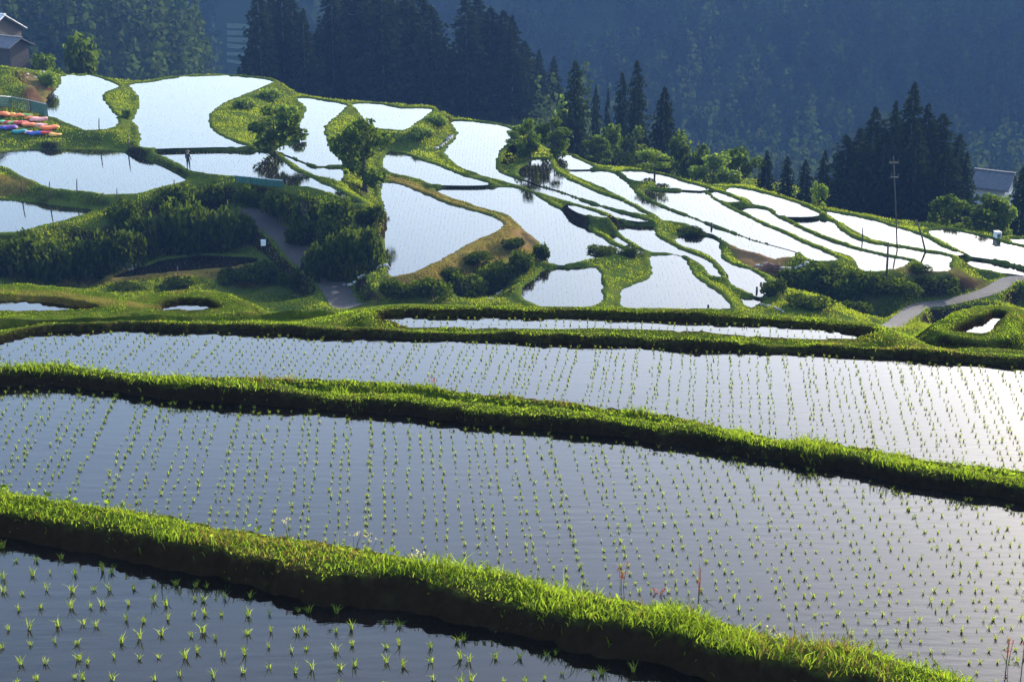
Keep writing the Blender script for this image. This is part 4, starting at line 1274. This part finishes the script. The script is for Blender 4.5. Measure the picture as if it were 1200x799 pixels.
# netting fences: posts, top rail and green net
def net_fence(pts, h_px, label, group=None):
    P = [at(u, v) for u, v in pts]; t = empty('net_fence', P[0]); H_ = size_at(P[0], h_px)
    o = P[0]
    for i, p in enumerate(P):
        m = MB(); q = p - o; m.tube([(q.x, q.y, q.z - .2), (q.x, q.y, q.z + H_ * 1.1)], [.035, .03], 6); m.build('post', M['wood'], t)
    for i in range(len(P) - 1):
        a, b = P[i] - o, P[i + 1] - o
        m = MB(); m.tube([a + Vector((0, 0, H_)), b + Vector((0, 0, H_))], [.03, .03], 6); m.build('rail', M['roofpale'], t)
        n = MB(); L = (b - a).length; k = max(4, int(L / .22)); dirv = (b - a)
        for j in range(k + 1):              # the mesh of the net, strand by strand
            q = a + dirv * (j / k); n.box((q.x, q.y, q.z + H_ * .5), (.085, .02, H_ * .96))
        for j in range(7):
            z = H_ * (.05 + .14 * j); n.tube([a + Vector((0, 0.03, z)), b + Vector((0, 0.03, z))], [.035, .035], 4)
        n.build('net', M['net'], t)
    return tag(t, label, 'net fence', group)
net_fence([(-8, 126), (14, 127), (36, 131), (56, 136)], 13, 'green net fence with pale rail above the colourful bundles')
net_fence([(276, 214), (294, 216), (312, 218), (332, 220)], 8, 'low teal net fence on the bank under the bushy tree')

# rows of brightly coloured covered bundles at the left edge
def bundle_mesh(seed, mat):
    rg = np.random.default_rng(seed)
    bm = bmesh.new(); bmesh.ops.create_icosphere(bm, subdivisions=3, radius=1)
    k = rg.normal(size=(6, 3)) * 2.2; ph = rg.random(6) * 6.28
    for v in bm.verts:
        c = np.array(v.co); s = 1 + 0.09 * sum(math.sin(float(k[i] @ c) + ph[i]) for i in range(6)) / 1.5
        x, y, z = c * s
        q = lambda t: math.copysign(abs(t) ** .65, t)
        v.co = (q(x) * .5, q(y) * .42, max(-.02, q(z) * .42 + .36 + .10 * math.sin(5 * x + ph[0])))
    for f in bm.faces: f.smooth = True
    me = bpy.data.meshes.new('cover'); bm.to_mesh(me); bm.free(); me.materials.append(mat); return me
COL = {'orange': (0.72, 0.17, 0.04), 'amber': (0.65, 0.30, 0.04), 'red': (0.55, 0.05, 0.05), 'green': (0.06, 0.36, 0.14), 'blue': (0.03, 0.07, 0.30),
       'white': (0.7, 0.7, 0.66), 'pink': (0.65, 0.28, 0.24), 'teal': (0.02, 0.20, 0.20), 'purple': (0.12, 0.03, 0.20), 'lime': (0.30, 0.45, 0.10)}
BM = {c: plain('cover_' + c, v, 0.7, 0.15, 3) for c, v in COL.items()}
GB = 'coloured bundles lined up on the left bank'
rows = [
    (141, 8, [(2, 'orange', 'orange bundle at the left end of the top row'), (12, 'amber', 'amber bundle next to the left end of the top row'), (21, 'orange', 'orange bundle in the middle of the top row'), (30, 'lime', 'lime green bundle among orange ones in the top row'), (39, 'orange', 'orange bundle at the right end of the top row'), (48, 'pink', 'pink bundle set apart right of the top row')]),
    (150, 9, [(1, 'green', 'green bundle at the left end of the middle row'), (9, 'red', 'red bundle beside the green one at the left'), (18, 'lime', 'pale green bundle in the middle row'), (26, 'red', 'red bundle in the centre of the middle row'), (35, 'orange', 'orange bundle right of centre in the middle row'), (46, 'pink', 'pinkish bundle in the middle row'), (56, 'orange', 'orange bundle at the right end of the middle row')]),
    (158, 9, [(2, 'blue', 'dark blue bundle at the left end of the bottom row'), (12, 'purple', 'purple bundle second in the bottom row'), (23, 'teal', 'dark teal bundle left of the pink one in the bottom row'), (33, 'pink', 'pink bundle in the middle of the bottom row'), (42, 'blue', 'small blue bundle right of the pink one in the bottom row'), (52, 'red', 'dark red bundle towards the right of the bottom row'), (64, 'amber', 'amber bundle at the right end of the bottom row')])]
k = 0
for v, w, items in rows:
    for u, c, lab in items:
        b = at(u + random.uniform(-2, 2), v + u * 0.10 - 6 + random.uniform(-2, 2)); s = size_at(b, w) * random.uniform(.7, 1.15); k += 1
        t = empty('covered_bundle', b, rz=((k * 1.3) % 1.0) - .5, scale=(s * 2.1, s * 1.3, s * 0.55))
        obj('cover', bundle_mesh(700 + k, BM[c]), t)
        r = MB(); r.tube([(.40 * math.cos(a), .36 * math.sin(a), .42) for a in np.linspace(0, 6.283, 13)], [.035] * 13, 5); r.build('cord', M['straw'], t)
        tag(t, lab + ', left picture edge', 'bundle', GB)

# stones of dry walls and pale rubble: each its own mesh
def stone_mesh(seed):
    rg = random.Random(seed); bm = bmesh.new(); bmesh.ops.create_icosphere(bm, subdivisions=1, radius=.5)
    for v in bm.verts: v.co = Vector((v.co.x * rg.uniform(.8, 1.25), v.co.y * rg.uniform(.75, 1.1), v.co.z * rg.uniform(.6, .9)))
    me = bpy.data.meshes.new('stone'); bm.to_mesh(me); bm.free(); me.materials.append(M['stone']); return me
STONES = [stone_mesh(i) for i in range(5)]
def stones(line, n, px, label, spread=2.0, name='stone_heap', cat='stones'):
    P = [at(*p) for p in line]; t = empty(name, P[0]); rg = random.Random(len(label))
    for i in range(n):
        q = (len(P) - 1) * (i + .5) / n; a = int(q); p = P[a].lerp(P[a + 1], q - a)
        s = size_at(p, px) * rg.uniform(.7, 1.3); j = size_at(p, spread)
        x, y = p.x + rg.uniform(-j, j), p.y + rg.uniform(-j, j)
        o = obj('stone', STONES[i % 5], t); o.scale = (s * 1.2, s, s)
        o.location = (x - P[0].x, y - P[0].y, float(h_at(x, y)) + s * .15 - P[0].z); o.rotation_euler = (0, 0, rg.uniform(0, 6.28))
    return tag(t, label, cat)
stones([(888, 312), (905, 313), (925, 316), (950, 308)], 16, 5, 'pale stones and rubble at the end of the brown earth strip', 3)
stones([(512, 176), (522, 168), (532, 160)], 9, 5, 'short row of pale stones on the left bank of the winding paddy')
stones([(402, 334), (425, 324), (452, 312)], 14, 5, 'pale stone line under the dark shrubs left of the triangular paddy')
stones([(126, 322), (145, 316), (162, 311)], 10, 3.6, 'pale line of stones below the dark left bank')
stones([(60, 262), (80, 256), (98, 250)], 8, 3.6, 'pale stones along the near edge of the lower left paddy')
stones([(30, 92), (40, 90), (52, 84)], 5, 5, 'white stones on the slope below the farmhouse', 3)
stones([(572, 352), (580, 347), (592, 338)], 6, 4, 'pale stones at the right foot of the olive bank')
stones([(890, 356), (905, 360), (918, 366)], 8, 4, 'pale stones below the end of the curved strip paddy')

# brown crates beside the rubble
def crate(u, v, w, h, label):
    b = at(u, v); W, H_ = size_at(b, w), size_at(b, h); t = empty('crate', b, R(20)); D_ = W * .8
    for z in (0.0, .36, .72):
        for s in (-1, 1):
            m = MB(); m.box((0, s * D_ / 2, z * H_ + .13 * H_), (W, .05, H_ * .26)); m.build('slat', M['crate'], t)
            m = MB(); m.box((s * W / 2, 0, z * H_ + .13 * H_), (.05, D_ - .06, H_ * .26)); m.build('slat', M['crate'], t)
    m = MB(); m.box((0, 0, .03), (W - .06, D_ - .06, .05)); m.build('base', M['crate'], t)
    return tag(t, label, 'crate', 'brown crates by the rubble')
M['crate'] = plain('crate_wood', (0.13, 0.055, 0.035), 0.85, 0.3, 6)
crate(899, 317, 8, 8, 'left brown slatted crate beside the pale rubble')
crate(909, 318, 8, 8, 'right brown slatted crate beside the pale rubble')

# ================================================================ the person standing in the paddy
def person(u, v, top, label):
    b = at(u, v); h = size_at(b, v - top) / math.cos(R(12)); s = h / 1.7
    t = empty('person', b, R(-20)); 
    J = {  # joint: position, radius (metres, for a figure of 1.7 m seen mostly from behind)
        'pelvis': ((0, 0, .92), .135), 'waist': ((0, -.01, 1.08), .125), 'chest': ((0, -.02, 1.28), .155), 'neck': ((0, -.01, 1.46), .06),
        'head0': ((0, .01, 1.54), .085), 'head1': ((0, .02, 1.63), .095), 'crown': ((0, .02, 1.70), .06),
        'hipL': ((-.10, 0, .86), .10), 'kneeL': ((-.11, .03, .48), .062), 'ankL': ((-.12, -.02, .08), .045), 'toeL': ((-.13, .12, .04), .038),
        'hipR': ((.10, 0, .86), .10), 'kneeR': ((.12, .04, .48), .062), 'ankR': ((.13, 0, .08), .045), 'toeR': ((.14, .14, .04), .038),
        'shL': ((-.19, -.02, 1.38), .065), 'elL': ((-.25, -.01, 1.10), .045), 'wrL': ((-.20, .14, .92), .032),
        'shR': ((.19, -.02, 1.38), .065), 'elR': ((.26, 0, 1.10), .045), 'wrR': ((.20, .15, .95), .032)}
    E = ['pelvis waist', 'waist chest', 'chest neck', 'neck head0', 'head0 head1', 'head1 crown', 'pelvis hipL', 'hipL kneeL', 'kneeL ankL', 'ankL toeL',
         'pelvis hipR', 'hipR kneeR', 'kneeR ankR', 'ankR toeR', 'chest shL', 'shL elL', 'elL wrL', 'chest shR', 'shR elR', 'elR wrR']
    for sd in 'LR':                          # palm, thumb and four bent fingers
        w = Vector(J['wr' + sd][0]); sx = -1 if sd == 'L' else 1
        J['pm' + sd] = (tuple(w + Vector((0, .05, -.05))), .026); E.append('wr%s pm%s' % (sd, sd))
        for q in range(4):
            a = w + Vector(((q - 1.5) * .017, .085, -.085)); e = a + Vector((0, .012, -.045 - .006 * (1 - abs(q - 1.5))))
            J['f%d%s' % (q, sd)] = (tuple(a), .009); J['g%d%s' % (q, sd)] = (tuple(e), .008)
            E += ['pm%s f%d%s' % (sd, q, sd), 'f%d%s g%d%s' % (q, sd, q, sd)]
        J['t' + sd] = (tuple(w + Vector((-sx * .04, .07, -.05))), .010); E.append('pm%s t%s' % (sd, sd))
    ks = list(J); me = bpy.data.meshes.new('person_body')
    me.from_pydata([J[k_][0] for k_ in ks], [tuple(ks.index(x) for x in e.split()) for e in E], [])
    o = obj('body', me, t)
    md = o.modifiers.new('skin', 'SKIN'); o.modifiers.new('sub', 'SUBSURF').levels = 1
    o.modifiers['sub'].render_levels = 1
    for i, k_ in enumerate(ks):
        sv = me.skin_vertices[0].data[i]; sv.radius = (J[k_][1],) * 2; sv.use_root = (k_ == 'pelvis')
    me.materials.append(M['cloth'])
    dg = bpy.context.evaluated_depsgraph_get(); ev = o.evaluated_get(dg)
    m2 = bpy.data.meshes.new_from_object(ev); o.modifiers.clear(); o.data = m2
    m2.materials.clear(); m2.materials.append(M['cloth']); m2.materials.append(M['skin'])
    for f in m2.polygons:
        f.use_smooth = True
        c = f.center
        if c.z > 1.46 or (c.z < .90 and c.y > .155 and c.z > .6): f.material_index = 1
    hat = MB(); n = 14
    rings = [(.235, 1.665), (.12, 1.70), (.105, 1.78), (.05, 1.81)]
    vs = [(r_ * math.cos(6.2832 * q / n), .02 + r_ * math.sin(6.2832 * q / n), z) for r_, z in rings for q in range(n)]
    fs = [(i * n + q, i * n + (q + 1) % n, (i + 1) * n + (q + 1) % n, (i + 1) * n + q) for i in range(3) for q in range(n)] + [tuple(range(3 * n, 4 * n))]
    hat.add(vs, fs); hat.build('hat', M['hat'], t, smooth=True)
    t.scale = (s, s, s)
    return tag(t, label, 'person')
M['cloth'] = plain('dark_clothes', (0.022, 0.022, 0.030), 0.85, 0.3, 14)
M['skin'] = plain('skin', (0.42, 0.26, 0.18), 0.6, 0.1, 10)
M['hat'] = plain('sun_hat', (0.06, 0.05, 0.05), 0.8, 0.2, 10)
person(221, 199, 178, 'person in dark clothes and hat standing in the paddy on the left')

# ================================================================ flowers on the near banks
M['sorrel'] = leaf_mat('sorrel_seed', (0.22, 0.035, 0.02), (0.40, 0.09, 0.04), (0.50, 0.10, 0.04), 0.5)
M['petal'] = leaf_mat('petal', (0.62, 0.50, 0.10), (0.80, 0.74, 0.35), (0.7, 0.6, 0.2), 0.4)
def flower(u, v, top, mat, label, group, spike, seed, name, cat):
    b = at(u, v, 8, 40); d = math.hypot(b.x, b.y); H_ = max(.12, at_range(u, top, d).z - b.z)
    t = empty(name, b); rg = np.random.default_rng(seed)
    m = MB(); tips = []
    for q in range(3):
        a = rg.random() * 6.28; r_ = .05 * rg.random(); h = H_ * (.75 + .3 * rg.random())
        e = (r_ * 2 * math.cos(a), r_ * 2 * math.sin(a), h); m.tube([(r_ * .4 * math.cos(a), r_ * .4 * math.sin(a), -.03), (r_ * math.cos(a), r_ * math.sin(a), h * .5), e], [.004, .003, .002], 5); tips.append((r_, a, h))
    m.build('stem', M['stalk'], t)
    P = []
    for r_, a, h in tips:
        for q in range(26 if spike else 9):
            f = rg.random(); zz = h * (.5 + .52 * f) if spike else h + .012 * rg.normal()
            sp = .012 * (1.3 - f) if spike else .022
            P.append((r_ * 2 * f ** .5 * math.cos(a) + rg.normal(0, sp), r_ * 2 * f ** .5 * math.sin(a) + rg.normal(0, sp), zz))
    v_, f_, va = leaf_cards(np.array(P), .009 if spike else .010, rg)
    obj('flower_head', np_mesh('flower_head', v_, f_, M[mat], va), t)['kind'] = 'stuff'
    n = 8
    v_, f_, kk = blades(rg.normal(0, .02, n), rg.normal(0, .02, n), np.full(n, -.02), H_ * .5 * (.6 + .5 * rg.random(n)), np.full(n, .016), .5 + .6 * rg.random(n), rg=rg)
    obj('leaf', np_mesh('leaf', v_, f_, M['grass'], np.repeat(rg.random(n), kk)), t)
    return tag(t, label, cat, group)
M['stalk'] = plain('stalk', (0.10, 0.11, 0.03), 0.8, 0.3, 20)
GS = 'red sorrel plants on the nearest bank'
for i, (u, v, top, lab) in enumerate([
    (728, 698, 660, 'slender red sorrel spike left of the red pair on the nearest bank'), (771, 706, 684, 'short red sorrel on the nearest bank between two taller spikes'),
    (818, 712, 662, 'tall red sorrel spike at the middle right of the nearest bank'), (1178, 790, 738, 'red sorrel clump, left one of two at the lower right corner'),
    (1196, 792, 728, 'tall red sorrel, right one of two at the lower right corner'), (508, 455, 440, 'small reddish dock plant on the second bank near its middle')]):
    flower(u, v, top, 'sorrel', lab, GS, True, 40 + i, 'sorrel_plant', 'sorrel')
GY = 'pale yellow flowering weeds on the nearest bank'
for i, (u, v, top, lab) in enumerate([
    (415, 648, 622, 'yellow flowering weed in the middle of the nearest bank'), (433, 652, 628, 'second yellow flowering weed, just right of the first on the nearest bank'),
    (340, 632, 610, 'cream flowered weed at the water edge of the nearest bank, left half'), (493, 664, 646, 'pale yellow flowers right of the yellow pair on the nearest bank'),
    (905, 760, 740, 'pale yellow flowers on the right half of the nearest bank')]):
    flower(u, v, top, 'petal', lab, GY, False, 60 + i, 'flowering_weed', 'flower')
